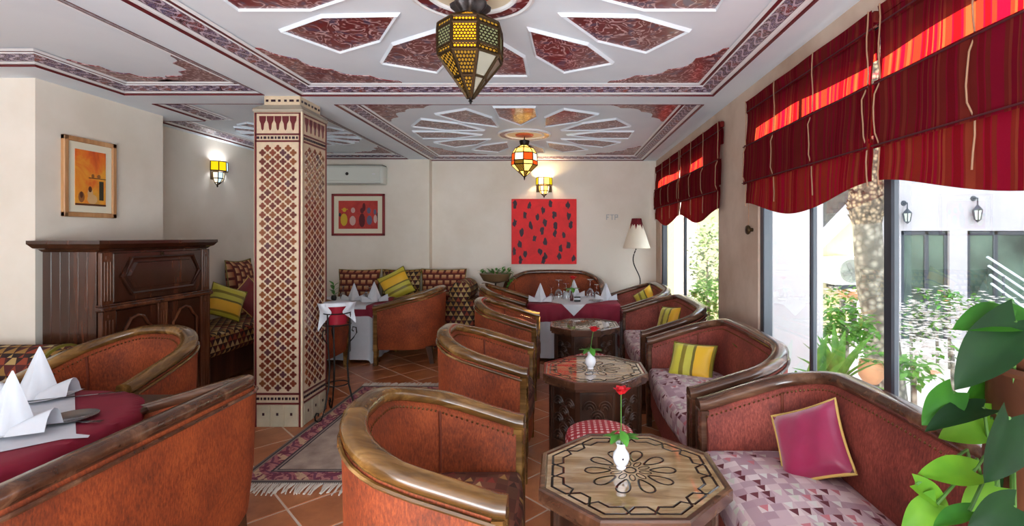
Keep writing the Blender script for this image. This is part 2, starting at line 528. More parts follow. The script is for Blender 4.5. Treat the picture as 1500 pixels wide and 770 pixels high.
# ------------------------------------------------------------------ mesh helpers
class MB:
    def __init__(s):
        s.v, s.f, s.mi, s.uvs = [], [], [], {}
    def add(s, verts, faces, mi=0, M=None):
        o = len(s.v)
        for p in verts:
            p = Vector(p)
            s.v.append(M @ p if M is not None else p)
        for f in faces:
            s.f.append([i + o for i in f])
            s.mi.append(mi)
        return s
    def box(s, x0, x1, y0, y1, z0, z1, mi=0, M=None):
        v = [(x0, y0, z0), (x1, y0, z0), (x1, y1, z0), (x0, y1, z0), (x0, y0, z1), (x1, y0, z1), (x1, y1, z1), (x0, y1, z1)]
        return s.add(v, [(0, 3, 2, 1), (4, 5, 6, 7), (0, 1, 5, 4), (1, 2, 6, 5), (2, 3, 7, 6), (3, 0, 4, 7)], mi, M)
    def cbox(s, x0, x1, y0, y1, z0, z1, b=0.005, mi=0, M=None, seg=1):
        bm = bmesh.new()
        bmesh.ops.create_cube(bm, size=1)
        for q in bm.verts:
            q.co = Vector(((x0 + x1) / 2 + q.co.x * (x1 - x0), (y0 + y1) / 2 + q.co.y * (y1 - y0), (z0 + z1) / 2 + q.co.z * (z1 - z0)))
        b = min(b, 0.45 * min(x1 - x0, y1 - y0, z1 - z0))
        bmesh.ops.bevel(bm, geom=bm.edges[:], offset=b, segments=seg, affect='EDGES', profile=0.5)
        bm.verts.index_update()
        s.add([q.co.copy() for q in bm.verts], [[q.index for q in f.verts] for f in bm.faces], mi, M)
        bm.free()
        return s
    def prism(s, poly, z0, z1, mi=0, M=None, top=None):
        n = len(poly)
        top = top or poly
        v = [(p[0], p[1], z0) for p in poly] + [(p[0], p[1], z1) for p in top]
        f = [tuple(range(n - 1, -1, -1)), tuple(range(n, 2 * n))] + [(i, (i + 1) % n, n + (i + 1) % n, n + i) for i in range(n)]
        return s.add(v, f, mi, M)
    def lathe(s, prof, n=16, mi=0, M=None, a0=0.0, cap=True, a1=None):
        v, f = [], []
        full = a1 is None
        span = 2 * PI if full else a1 - a0
        m = n if full else n + 1
        for (r, z) in prof:
            for k in range(m):
                a = a0 + span * k / n
                v.append((r * math.cos(a), r * math.sin(a), z))
        for i in range(len(prof) - 1):
            for k in range(n):
                k2 = (k + 1) % m
                f.append((i * m + k, i * m + k2, (i + 1) * m + k2, (i + 1) * m + k))
        if cap and full:
            if prof[0][0] > 1e-5:
                f.append(tuple(range(n - 1, -1, -1)))
            if prof[-1][0] > 1e-5:
                f.append(tuple((len(prof) - 1) * m + k for k in range(n)))
        return s.add(v, f, mi, M)
    def tube(s, pts, r, n=6, mi=0, M=None, closed=False, flat=1.0):
        pts = [Vector(p) for p in pts]
        L = len(pts)
        v, f = [], []
        up = Vector((0, 0, 1))
        for i, p in enumerate(pts):
            a = pts[(i - 1) % L] if (i > 0 or closed) else p
            b = pts[(i + 1) % L] if (i < L - 1 or closed) else p
            t = (b - a)
            t = t.normalized() if t.length > 1e-9 else up
            ref = up if abs(t.z) < 0.95 else Vector((1, 0, 0))
            sd_ = t.cross(ref).normalized()
            u2 = sd_.cross(t).normalized()
            rr = r[i] if isinstance(r, (list, tuple)) else r
            for k in range(n):
                ang = 2 * PI * k / n
                v.append(p + sd_ * rr * math.cos(ang) + u2 * rr * flat * math.sin(ang))
        segs = L if closed else L - 1
        for i in range(segs):
            j = (i + 1) % L
            for k in range(n):
                k2 = (k + 1) % n
                f.append((i * n + k, i * n + k2, j * n + k2, j * n + k))
        if not closed:
            f.append(tuple(range(n - 1, -1, -1)))
            f.append(tuple((L - 1) * n + k for k in range(n)))
        return s.add(v, f, mi, M)
    def grid(s, rows, mi=0, M=None, wrap=False):
        nr, nc = len(rows), len(rows[0])
        v = [p for r_ in rows for p in r_]
        f = []
        for i in range(nr - 1):
            for j in range(nc if wrap else nc - 1):
                j2 = (j + 1) % nc
                f.append((i * nc + j, i * nc + j2, (i + 1) * nc + j2, (i + 1) * nc + j))
        return s.add(v, f, mi, M)
    def build(s, name, mats, parent=None, loc=(0, 0, 0), rz=0.0, smooth=True, uv=True, angle=42, **props):
        me = bpy.data.meshes.new(name)
        me.from_pydata([tuple(p) for p in s.v], [], s.f)
        for m in (mats if isinstance(mats, (list, tuple)) else [mats]):
            me.materials.append(m)
        me.polygons.foreach_set('material_index', s.mi)
        bm = bmesh.new()
        bm.from_mesh(me)
        bmesh.ops.recalc_face_normals(bm, faces=bm.faces[:])
        bm.to_mesh(me)
        bm.free()
        if smooth:
            me.polygons.foreach_set('use_smooth', [True] * len(me.polygons))
            me.set_sharp_from_angle(angle=rad(angle))
        if uv:
            lay = me.uv_layers.new(name='UVMap')
            vs_ = me.vertices
            for p in me.polygons:
                n = p.normal
                ax = max(range(3), key=lambda k: abs(n[k]))
                for li in p.loop_indices:
                    q = vs_[me.loops[li].vertex_index].co
                    lay.data[li].uv = (q.y, q.z) if ax == 0 else ((q.x, q.z) if ax == 1 else (q.x, q.y))
        me.update()
        o = bpy.data.objects.new(name, me)
        COL.objects.link(o)
        o.location = loc
        o.rotation_euler = (0, 0, rz)
        if parent is not None:
            o.parent = parent
        for k, val in props.items():
            o[k] = val
        return o

def tag(o, label, cat, group=None):
    o['label'] = label
    o['category'] = cat
    if group:
        o['group'] = group
    return o
def thing(name, label, cat, loc=(0, 0, 0), rz=0.0, group=None):
    o = bpy.data.objects.new(name, None)
    o.empty_display_size = 0.1
    COL.objects.link(o)
    o.location = loc
    o.rotation_euler = (0, 0, rz)
    return tag(o, label, cat, group)
def kids(o):
    return [x for x in bpy.data.objects if x.parent == o]
def copy_tree(o, parent=None, label=None, loc=None, rz=None):
    q = o.copy()
    COL.objects.link(q)
    q.parent = parent
    for ch in kids(o):
        copy_tree(ch, q)
    if label:
        q['label'] = label
    if loc is not None:
        q.location = loc
    if rz is not None:
        q.rotation_euler = (0, 0, rz)
    return q
def T(x=0, y=0, z=0, rx=0, ry=0, rz=0, s=1.0):
    return Matrix.Translation((x, y, z)) @ Matrix.Rotation(rz, 4, 'Z') @ Matrix.Rotation(ry, 4, 'Y') @ Matrix.Rotation(rx, 4, 'X') @ Matrix.Scale(s, 4)
def smooth01(t):
    t = max(0.0, min(1.0, t))
    return t * t * (3 - 2 * t)
# ------------------------------------------------------------------ setting
HS = 2.43           # soffit of the beams
HC = 2.485          # inner ceiling of the coffers
XR = 1.31           # window wall
YB = 6.78           # back wall
def struct(mb, name, mats, parent=None, **k):
    o = mb.build(name, mats, parent, **k)
    if parent is None:
        o['kind'] = 'structure'
    return o

# floor with tiles laid on the diagonal
fl = struct(MB().box(-6, XR, -3.6, 7.0, -0.12, -0.0028), 'floor', [GROUT], smooth=False)
PIT = 0.3155
HALF = PIT / 2 - 0.0055
tile_mb = MB()
b_ = 0.0025
tile_mb.prism([(-HALF, -HALF), (HALF, -HALF), (HALF, HALF), (-HALF, HALF)], -0.005, -0.0025)
tile_mb.f.pop(1); tile_mb.mi.pop(1)
q = HALF - b_
o_ = len(tile_mb.v)
tile_mb.v += [Vector((-q, -q, 0)), Vector((q, -q, 0)), Vector((q, q, 0)), Vector((-q, q, 0))]
tile_mb.f.append([o_, o_ + 1, o_ + 2, o_ + 3]); tile_mb.mi.append(0)
for k in range(4):
    tile_mb.f.append([4 + k, 4 + (k + 1) % 4, o_ + (k + 1) % 4, o_ + k]); tile_mb.mi.append(0)
far_tiles = MB()
proto_tile = None
ntile = 0
def room_has(x, y, m=0.0):
    if y > YB - m or x > XR - m or y < -3.4:
        return False
    if y < 3.21 - m:
        return x > -5.9
    return x > (-3.42 if y < 4.24 else -3.72) + m
for i in range(-40, 40):
    for j in range(-40, 40):
        x = -1.85 + (i - j) * PIT / math.sqrt(2)
        y = 4.75 + 0.5 * PIT * math.sqrt(2) + (i + j) * PIT / math.sqrt(2)
        if not room_has(x, y, -0.1):
            continue
        seen = y > 2.15 and -60 < 822 + x / y * 720 < 1560 and room_has(x, y, 0.0) and ntile < 300
        if seen:
            if proto_tile is None:
                proto_tile = tile_mb.build('tile', [TERRA], fl, smooth=False)
                t_ = proto_tile
            else:
                t_ = proto_tile.copy()
                COL.objects.link(t_)
            t_.location = (x, y, R.uniform(-0.001, 0.0005))
            t_.rotation_euler = (0, 0, PI / 4)
            ntile += 1
        else:
            M = T(x, y, 0, rz=PI / 4)
            far_tiles.add(tile_mb.v, tile_mb.f, 0, M)
far_tiles.build('tile_field', [TERRA], fl, smooth=False, kind='stuff')

# walls
W2L = 6.64
struct(MB().box(-1.78, XR + 0.1, YB, YB + 0.15, 0, 2.6), 'wall_back', [PLASTER], smooth=False)
struct(MB().box(-3.9, -1.78, W2L, YB + 0.15, 0, 2.6), 'wall_back_left', [PLASTER], smooth=False)
wl = MB()
wl.box(-5.95, -3.435, 3.21, 4.24, 0, 2.6)
struct(wl, 'wall_left', [PLASTER], smooth=False)
struct(MB().box(-4.2, -3.74, 4.2401, 6.9, 0, 2.6), 'wall_left_back', [PLASTER], smooth=False)
struct(MB().box(-6.1, -5.95, -3.6, 3.36, 0, 2.6), 'wall_far_left', [PLASTER], smooth=False)
struct(MB().box(-6.1, XR + 0.1, -3.7, -3.55, 0, 2.6), 'wall_rear', [PLASTER], smooth=False)
# window wall: piers, sill wall and lintel round three openings
WIN = [(4.08, 6.46), (0.30, 3.27), (-3.0, -1.3)]
XO = XR + 0.09
SILL, HEAD = 0.12, 2.275
wr = MB()
ys = [-3.6, -3.0, -1.3, 0.30, 3.27, 4.08, 6.46, YB + 0.1]
for k in range(0, 8, 2):
    wr.box(XR, XO, ys[k], ys[k + 1], -0.05, 2.6)
for a, b in WIN:
    wr.box(XR, XO, a, b, -0.05, SILL)
    wr.box(XR, XO, a, b, HEAD, 2.6)
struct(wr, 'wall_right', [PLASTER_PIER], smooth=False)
# windows: frame, panes, mullions
def window(k, a, b, cuts):
    fm = MB()
    x0, x1 = XR + 0.012, XR + 0.075
    fm.cbox(x0, x1, a, a + 0.055, SILL, HEAD, 0.006)
    fm.cbox(x0, x1, b - 0.055, b, SILL, HEAD, 0.006)
    fm.cbox(x0, x1, a, b, HEAD - 0.05, HEAD, 0.006)
    fm.cbox(x0, x1, a, b, SILL, SILL + 0.07, 0.006)
    w_ = struct(fm, 'window_%d' % k, [FRAME], smooth=False)
    edges = [a + 0.03] + cuts + [b - 0.03]
    for yy in cuts:
        MB().cbox(x0 - 0.004, x0 + 0.028, yy - (0.03 if abs(yy - 1.985) < .01 else 0.016), yy + (0.03 if abs(yy - 1.985) < .01 else 0.016), SILL, HEAD, 0.008).build('mullion', [FRAME], w_, smooth=False)
    for p0, p1 in zip(edges[:-1], edges[1:]):
        MB().box(XR + 0.045, XR + 0.049, p0, p1, SILL + 0.05, HEAD - 0.03).build('pane', [PANE], w_, smooth=False)
    return w_
window(1, 4.08, 6.46, [5.28])
window(2, 0.30, 3.27, [0.8, 1.33, 1.985, 2.60])
window(3, -3.0, -1.3, [-2.1])

# ceiling: beams (soffit) with coffers sunk into it
COFFERS = [
    [(-1.92, 0.71), (1.124, 0.71), (1.124, 3.63), (-1.92, 3.63)],
    [(-1.785, 3.86), (1.124, 3.86), (1.124, 6.74), (-1.785, 6.74)],
    [(-5.2, 0.71), (-2.17, 0.71), (-2.17, 3.6), (-3.2, 3.6), (-3.2, 2.99), (-5.2, 2.99)],
    [(-3.2, 3.84), (-2.05, 3.84), (-2.05, 6.6), (-3.64, 6.6), (-3.64, 4.42), (-3.2, 4.42)],
    [(-1.92, -3.0), (1.124, -3.0), (1.124, 0.45), (-1.92, 0.45)],
]
def inside(p, poly):
    r_ = False
    n = len(poly)
    for i in range(n):
        x1, y1 = poly[i]
        x2, y2 = poly[(i + 1) % n]
        if (y1 > p[1]) != (y2 > p[1]) and p[0] < (x2 - x1) * (p[1] - y1) / (y2 - y1) + x1:
            r_ = not r_
    return r_
xs = sorted({-6.1, XR + 0.1} | {p[0] for q_ in COFFERS for p in q_})
yy_ = sorted({-3.7, YB + 0.15} | {p[1] for q_ in COFFERS for p in q_})
ce = MB()
ce.box(-6.1, XR + 0.1, -3.7, YB + 0.15, HC, HC + 0.2)
for i in range(len(xs) - 1):
    for j in range(len(yy_) - 1):
        m_ = ((xs[i] + xs[i + 1]) / 2, (yy_[j] + yy_[j + 1]) / 2)
        if not any(inside(m_, q_) for q_ in COFFERS):
            ce.box(xs[i], xs[i + 1], yy_[j], yy_[j + 1], HS, HC + 0.02)
ceiling = struct(ce, 'ceiling', [CEILING], smooth=False)

def trim_edge(a, b, na, nb, wid=0.155):
    """one cornice run from a to b; na, nb are the inward offsets of its mitred ends for a unit inset"""
    me = MB()
    prof = [(0.0, 0.0, -0.004), (0.02, 0.02, 0.006), (0.16, 0.16, 0.010), (0.19, 0.19, 0.014), (0.70, 0.70, 0.038), (0.72, 0.72, 0.044), (0.86, 0.86, 0.046), (0.90, 0.90, 0.040), (1.0, 1.0, 0.050)]
    rows = []
    for d, v, z in prof:
        rows.append([(a[0] + na[0] * d * wid, a[1] + na[1] * d * wid, HS + z), (b[0] + nb[0] * d * wid, b[1] + nb[1] * d * wid, HS + z)])
    me.grid(rows)
    o = me.build('cornice', [TRIM], ceiling, smooth=False, uv=False)
    lay = o.data.uv_layers.new(name='UVMap')
    L = math.dist(a, b)
    ax, ay = (b[0] - a[0]) / L, (b[1] - a[1]) / L
    for p in o.data.polygons:
        for li in p.loop_indices:
            vi = o.data.loops[li].vertex_index
            q_ = o.data.vertices[vi].co
            lay.data[li].uv = ((q_.x - a[0]) * ax + (q_.y - a[1]) * ay, prof[vi // 2][1])
    return o
for poly in COFFERS[:4]:
    n = len(poly)
    def nrm(i):
        (x1, y1), (x2, y2) = poly[i], poly[(i + 1) % n]
        L = math.dist((x1, y1), (x2, y2))
        return (-(y2 - y1) / L, (x2 - x1) / L)      # inward for counter-clockwise outlines
    for i in range(n):
        n0, n1, n2 = nrm((i - 1) % n), nrm(i), nrm((i + 1) % n)
        ca = (n0[0] + n1[0], n0[1] + n1[1])
        cb = (n1[0] + n2[0], n1[1] + n2[1])
        ca = ca if abs(ca[0]) + abs(ca[1]) > 1e-6 else n1
        trim_edge(poly[i], poly[(i + 1) % n], ca, cb)

# star of painted panels, scalloped corner panels and the rosette
def slab(poly, z, th, inset, name, parent):
    """raised white moulding with a painted face set inside it"""
    cx = sum(p[0] for p in poly) / len(poly)
    cy = sum(p[1] for p in poly) / len(poly)
    def shrink(pl, d):
        n = len(pl)
        out = []
        for i in range(n):
            p0, p1, p2 = Vector(pl[i - 1]), Vector(pl[i]), Vector(pl[(i + 1) % n])
            e1, e2 = (p1 - p0).normalized(), (p2 - p1).normalized()
            n1, n2 = Vector((-e1.y, e1.x)), Vector((-e2.y, e2.x))
            k = 1 + n1.dot(n2)
            out.append(tuple(p1 + (n1 + n2) * (d / max(k, 0.35))))
        return out
    n = len(poly)
    r0 = [(p[0], p[1], 0) for p in poly]
    p1_, p2_, p3_ = shrink(poly, 0.010), shrink(poly, inset - 0.006), shrink(poly, inset)
    r1 = [(p[0], p[1], -th) for p in p1_]
    r2 = [(p[0], p[1], -th) for p in p2_]
    r3 = [(p[0], p[1], -th * 0.35) for p in p3_]
    m = MB()
    m.grid([r0, r1, r2, r3], 0, None, True)
    m.add(r3, [tuple(range(n))], 1)
    return m.build(name, [CEILING, ORN], parent, smooth=False)
def petal(s):
    return [(0.44 * s, 0), (0.79 * s, -0.185 * s), (1.15 * s, -0.185 * s), (1.15 * s, 0.185 * s), (0.79 * s, 0.185 * s)]
star_proto = {}
def star(cx, cy, s=1.0, keep=lambda a: True):
    for k in range(12):
        a = k * PI / 6
        if not keep(k):
            continue
        if s not in star_proto:
            star_proto[s] = slab(petal(s), 0, 0.017, 0.018 * s, 'star_panel', ceiling)
            o = star_proto[s]
        else:
            o = star_proto[s].copy()
            COL.objects.link(o)
        o.location = (cx, cy, HC)
        o.rotation_euler = (0, 0, a)
def corner(cx, cy, dx, dy, s=0.64):
    """scalloped triangle in a coffer corner"""
    N = 28
    pts = [(0, 0), (s, 0)]
    for k in range(1, N):
        t = k / N
        bx, by = s * (1 - t), s * t
        wob = 0.045 * abs(math.sin(t * PI * 4)) + 0.10 * math.sin(PI * t) ** 2 - 0.03
        pts.append((bx - wob * 0.7, by - wob * 0.7))
    pts.append((0, s))
    pts = [(p[0] * dx, p[1] * dy) for p in pts]
    if dx * dy < 0:
        pts = pts[::-1]
    m = MB().prism(pts, -0.006, 0.0, 0)
    o = m.build('corner_panel', [ORN], ceiling, smooth=False)
    o.location = (cx, cy, HC)
def rosette(cx, cy):
    m = MB()
    m.lathe([(0.285, 0.0), (0.29, -0.014), (0.275, -0.02), (0.265, -0.014)], 40, 0, cap=False)
    m.lathe([(0.265, -0.012), (0.215, -0.012)], 40, 1, cap=False)
    m.lathe([(0.215, -0.012), (0.205, -0.02), (0.195, -0.016), (0.19, -0.006)], 40, 0, cap=False)
    m.lathe([(0.19, -0.006), (0.10, -0.008)], 40, 3, cap=False)
    m.lathe([(0.10, -0.008), (0.09, -0.02), (0.0, -0.028)], 24, 2, cap=False)
    m.build('ceiling_rosette', [TRIM_WHITE, ORN, plain('rust plaster boss', c(196, 92, 50), 0.4), plain('cream disc paint', c(226, 212, 184), 0.4)], ceiling, loc=(cx, cy, HC), angle=30)
star(-0.40, 2.17)
star(-0.393, 5.26)
rosette(-0.40, 2.17)
rosette(-0.393, 5.26)
star(-2.78, 5.25, 0.52)
for (x0, x1, y0, y1) in [(-1.765, 0.969, 0.865, 3.475), (-1.63, 0.969, 4.015, 6.585)]:
    corner(x0, y1, 1, -1); corner(x1, y1, -1, -1); corner(x0, y0, 1, 1); corner(x1, y0, -1, 1)
corner(-2.325, 3.445, -1, -1, 0.5); corner(-3.045, 3.445, 1, -1, 0.42)
corner(-2.205, 6.445, -1, -1, 0.5); corner(-3.485, 6.445, 1, -1, 0.5)

# mosaic pillar
PX0, PX1, PY0, PY1 = -2.25, -1.90, 3.60, 3.98
pil = struct(MB().box(PX0, PX1, PY0, PY1, 0, 2.315).cbox(PX0 + 0.055, PX1 - 0.03, PY0 + 0.03, PY1 - 0.04, 2.36, HS + 0.02, 0.004), 'pillar', [MOS_BASE], smooth=False)
def quatre(cx, cz, r, M, mb, mi=0):
    pts = []
    for k in range(16):
        a = PI / 8 * k
        rr = r * (1.0, 0.92, 0.60, 0.92)[k % 4]
        pts.append((cx + rr * math.cos(a), cz + rr * math.sin(a)))
    n = len(pts)
    v = [(p[0], 0.0, p[1]) for p in pts] + [(cx + (p[0] - cx) * .9, -0.0035, cz + (p[1] - cz) * .9) for p in pts]
    f = [tuple(range(n, 2 * n))] + [(i, (i + 1) % n, n + (i + 1) % n, n + i) for i in range(n)]
    mb.add(v, f, mi, M)
def pillar_face(M, wid):
    # in the face's own frame: x along the face, -y outwards, z up
    mo = MB()
    n = 8
    dx = (wid - 0.05) / n
    dz = 0.0325
    rows = int((2.06 - 0.285) / dz)
    for j in range(rows + 1):
        for i in range(n + 1):
            if (i + j) % 2:
                continue
            x = 0.025 + i * dx
            if x < 0.03 or x > wid - 0.03:
                continue
            quatre(x, 0.285 + j * dz, 0.0260, M, mo)
    mo.build('mosaic_quatrefoils', [MOSAIC], pil, smooth=False, uv=False, kind='stuff')
    st = MB()
    for z0, z1 in ((0.165, 0.178), (0.235, 0.25), (2.085, 2.098), (2.135, 2.148), (2.292, 2.30)):
        st.box(0.012, wid - 0.012, -0.005, 0.002, z0, z1, 0, M)
    st.box(0.006, 0.02, -0.005, 0.002, 0.0, 2.30, 0, M)
    st.box(wid - 0.02, wid - 0.006, -0.005, 0.002, 0.0, 2.30, 0, M)
    st.build('mosaic_border', [MOS_RED], pil, smooth=False)
    bd = MB()
    for z in (0.207, 2.117):
        k = 0
        x = 0.03
        while x < wid - 0.03:
            a = 0.006 if k % 2 else 0.010
            bd.prism([(x - a, -0.0045), (x + a, -0.0045), (x + a, 0.001), (x - a, 0.001)], z - 0.009, z + 0.009, 0, M)
            x += 0.026
            k += 1
    bd.build('mosaic_bead_row', [MOS_DARK], pil, smooth=False, kind='stuff')
    # hanging palmettes of the frieze: one tile each
    n = 5
    for i in range(n):
        x = 0.035 + (i + 0.5) * (wid - 0.07) / n
        p = [(-0.026, 0.0), (0.026, 0.0), (0.024, -0.035), (0.012, -0.06), (0.008, -0.10), (0.0, -0.112), (-0.008, -0.10), (-0.012, -0.06), (-0.024, -0.035)]
        v = [(x + a, 0.0, 2.275 + b * 0.95) for a, b in p] + [(x + a * .9, -0.004, 2.275 + b * 0.93) for a, b in p]
        m_ = len(p)
        MB().add(v, [tuple(range(m_, 2 * m_))] + [(q_, (q_ + 1) % m_, m_ + (q_ + 1) % m_, m_ + q_) for q_ in range(m_)], 0, M).build('frieze_tile', [MOS_RED], pil, smooth=False)
    # plinth tiles with a dark dot
    n = 3
    for i in range(n):
        a, b = 0.022 + i * (wid - 0.044) / n + 0.002, 0.022 + (i + 1) * (wid - 0.044) / n - 0.002
        t_ = MB().cbox(a, b, -0.007, 0.004, 0.004, 0.16, 0.003, 0, M).build('plinth_tile', [MOS_PLINTH], pil, smooth=False)
        xm = (a + b) / 2
        MB().box(xm - 0.008, xm + 0.008, -0.009, 0.0, 0.085, 0.105, 0, M).build('dark_inset', [MOS_DARK], t_, smooth=False)
pillar_face(T(PX0, PY0, 0), PX1 - PX0)
pillar_face(T(PX1, PY0, 0, rz=PI / 2), PY1 - PY0)
ed = MB().box(PX1 - 0.004, PX1 + 0.006, PY0 - 0.006, PY0 + 0.012, 0, 2.31)
ed.build('corner_strip', [plain('pale corner strip', c(226, 210, 180), 0.4)], pil, smooth=False)
cp = MB()
cp.cbox(PX0 - 0.01, PX1 + 0.01, PY0 - 0.01, PY1 + 0.01, 2.305, 2.33, 0.006)
cp.prism([(PX0 - 0.01, PY0 - 0.01), (PX1 + 0.01, PY0 - 0.01), (PX1 + 0.01, PY1 + 0.01), (PX0 - 0.01, PY1 + 0.01)], 2.33, 2.365, 0, None,
         [(PX0 + 0.05, PY0 + 0.028), (PX1 - 0.028, PY0 + 0.028), (PX1 - 0.028, PY1 - 0.04), (PX0 + 0.05, PY1 - 0.04)])
cp.build('capital_ledge', [plain('capital stone', c(168, 158, 142), 0.5)], pil, smooth=False)
nk = MB()
for k in range(6):
    x = PX0 + 0.08 + k * 0.045
    a = 0.016 if k in (1, 4) else 0.009
    nk.prism([(x - a, PY0 + 0.026), (x + a, PY0 + 0.026), (x + a, PY0 + 0.034), (x - a, PY0 + 0.034)], 2.388, 2.404)
    y = PY0 + 0.06 + k * 0.05
    nk.prism([(PX1 - 0.034, y - a), (PX1 - 0.026, y - a), (PX1 - 0.026, y + a), (PX1 - 0.034, y + a)], 2.388, 2.404)
nk.build('capital_piece', [MOS_DARK], pil, smooth=False, kind='stuff')

# roman blinds (two per window)
def blind(loc, wid, label, seed, sag=0.0):
    t = thing('roman_blind', label, 'blind', loc, 0, 'striped red roman blinds on the window wall')
    rr = random.Random(seed)
    ph = [rr.uniform(0, 6) for _ in range(6)]
    def sheet(z0, z1, x0, x1, N=36, Mz=8, scallop=0.0, amp=0.004, e=0.0, z0f=None):
        rows = []
        for j in range(Mz + 1):
            v = j / Mz
            row = []
            for i in range(N + 1):
                u = i / N
                y = (u - 0.5) * (wid + e)
                zb = z0
                if scallop:
                    zb = z0 - scallop * (0.5 - 0.5 * math.cos(2 * PI * u)) ** 0.8
                z = z1 + (zb - z1) * v
                x = x0 + (x1 - x0) * v + amp * math.sin(7 * u + ph[0] + 3 * v) * math.sin(PI * v) + amp * 0.7 * math.sin(17 * u + ph[1] - 2 * v)
                row.append((x, y, z))
            rows.append(row)
        return rows
    MB().cbox(-0.012, 0.02, -wid / 2, wid / 2, 2.262, 2.31, 0.006).grid(sheet(2.225, 2.31, -0.018, -0.014)).build('top_band', [BLIND], t)
    m = MB().grid(sheet(1.985, 2.24, -0.006, -0.022, Mz=10))
    m.grid([[(p[0] + 0.012, p[1], p[2] + 0.012 * math.sin(p[1] * 5 + ph[3])) for p in r_] for r_ in sheet(2.125, 2.25, 0.0, 0.0, Mz=4)])  # unseen backing strip added to darken the upper cloth
    m.build('cloth_panel', [BLIND], t)
    m = MB()
    for k in range(3):
        m.grid(sheet(1.745 + 0.03 * k, 2.012, -0.03 + 0.012 * k, -0.038 + 0.014 * k, amp=0.005 - 0.001 * k, e=0.01))
    m.build('folded_cloth_panel', [BLIND], t)
    m = MB().grid(sheet(1.62, 1.79, -0.012, -0.02, scallop=0.10 + sag, Mz=8))
    m.build('scalloped_skirt', [BLIND], t)
    # seam rods and vertical tapes
    m = MB()
    for z, x in ((2.235, -0.02), (2.0, -0.038), (1.755, -0.044)):
        m.tube([(x, -wid / 2, z), (x, wid / 2, z)], 0.0035, 5)
    m.build('seam_rod', [plain('dark seam cloth', c(74, 14, 24), 0.7)] , t)
    nt_ = 4
    for k in range(nt_):
        y = -wid / 2 + 0.02 + k * (wid - 0.04) / (nt_ - 1) * 1.0
        pts = []
        for j in range(15):
            z = 2.31 - j * (2.31 - 1.60) / 14
            x = -0.026 if z > 2.0 else (-0.046 if z > 1.76 else -0.028)
            pts.append((x, y + 0.006 * math.sin(j * 1.3 + ph[2] + k), z))
        MB().tube(pts, 0.0032, 5).build('tape', [TAPE], t)
    return t
XBL = XR - 0.035
blind((XBL, 2.665, 0), 1.36, 'red striped roman blind on near window, beside the stained wall pier', 1)
blind((XBL, 1.265, 0), 1.37, 'large red striped roman blind nearest the leafy pot plant, above the courtyard doors', 2)
blind((XBL, 4.54, 0), 1.28, 'red roman blind on far window, beside the stained wall pier', 3)
blind((XBL, 5.88, 0), 1.34, 'red roman blind on far window, next to the back corner and floor lamp', 4)
# tie-back knob with its cord on the pier
k_ = thing('curtain_tieback', 'small bronze blind cleat with hanging cord on the stained wall pier', 'cleat', (XR, 3.36, 1.44))
MB().lathe([(0.012, 0), (0.012, 0.02), (0.028, 0.024), (0.034, 0.034), (0.028, 0.044), (0.0, 0.05)], 14, 0, T(ry=-PI / 2)).build('knob', [BRASS], k_)
MB().tube([(-0.03, 0, 0.25), (-0.03, 0.0, 0.03), (-0.034, 0.008, 0.0)], 0.0025, 5).build('cord', [TAPE], k_)
# ------------------------------------------------------------------ tub chairs and sofas
def tub_path(W, D, r, t, n_arc=9):
    w_ = W / 2 - t / 2
    xb, xf = -D / 2 + t / 2, D / 2
    pts = []
    def seg(a, b, n):
        for k in range(n):
            u = k / n
            pts.append((a[0] + (b[0] - a[0]) * u, a[1] + (b[1] - a[1]) * u))
    seg((xf, -w_), (xb + r, -w_), 7)
    for k in range(n_arc):
        a = -PI / 2 - (PI / 2) * k / n_arc
        pts.append((xb + r + r * math.cos(a), -w_ + r + r * math.sin(a)))
    seg((xb, -w_ + r), (xb, w_ - r), 8)
    for k in range(n_arc):
        a = PI - (PI / 2) * k / n_arc
        pts.append((xb + r + r * math.cos(a), w_ - r + r * math.sin(a)))
    seg((xb + r, w_), (xf, w_), 7)
    pts.append((xf, w_))
    nr = []
    for i in range(len(pts)):
        a, b = Vector(pts[max(i - 1, 0)]), Vector(pts[min(i + 1, len(pts) - 1)])
        d = (b - a).normalized()
        nr.append((d.y * -1 * -1, -d.x))
    # outward normal: away from the chair's middle
    out = []
    for p, n in zip(pts, nr):
        n = Vector((n[0], n[1]))
        if n.dot(Vector((p[0] - 0.2, p[1]))) < 0 and abs(p[1]) < w_ * 0.98:
            n = -n
        if abs(p[1]) >= w_ * 0.98:
            n = Vector((0, 1 if p[1] > 0 else -1))
        out.append(n)
    return [Vector(p) for p in pts], out, xb, xf

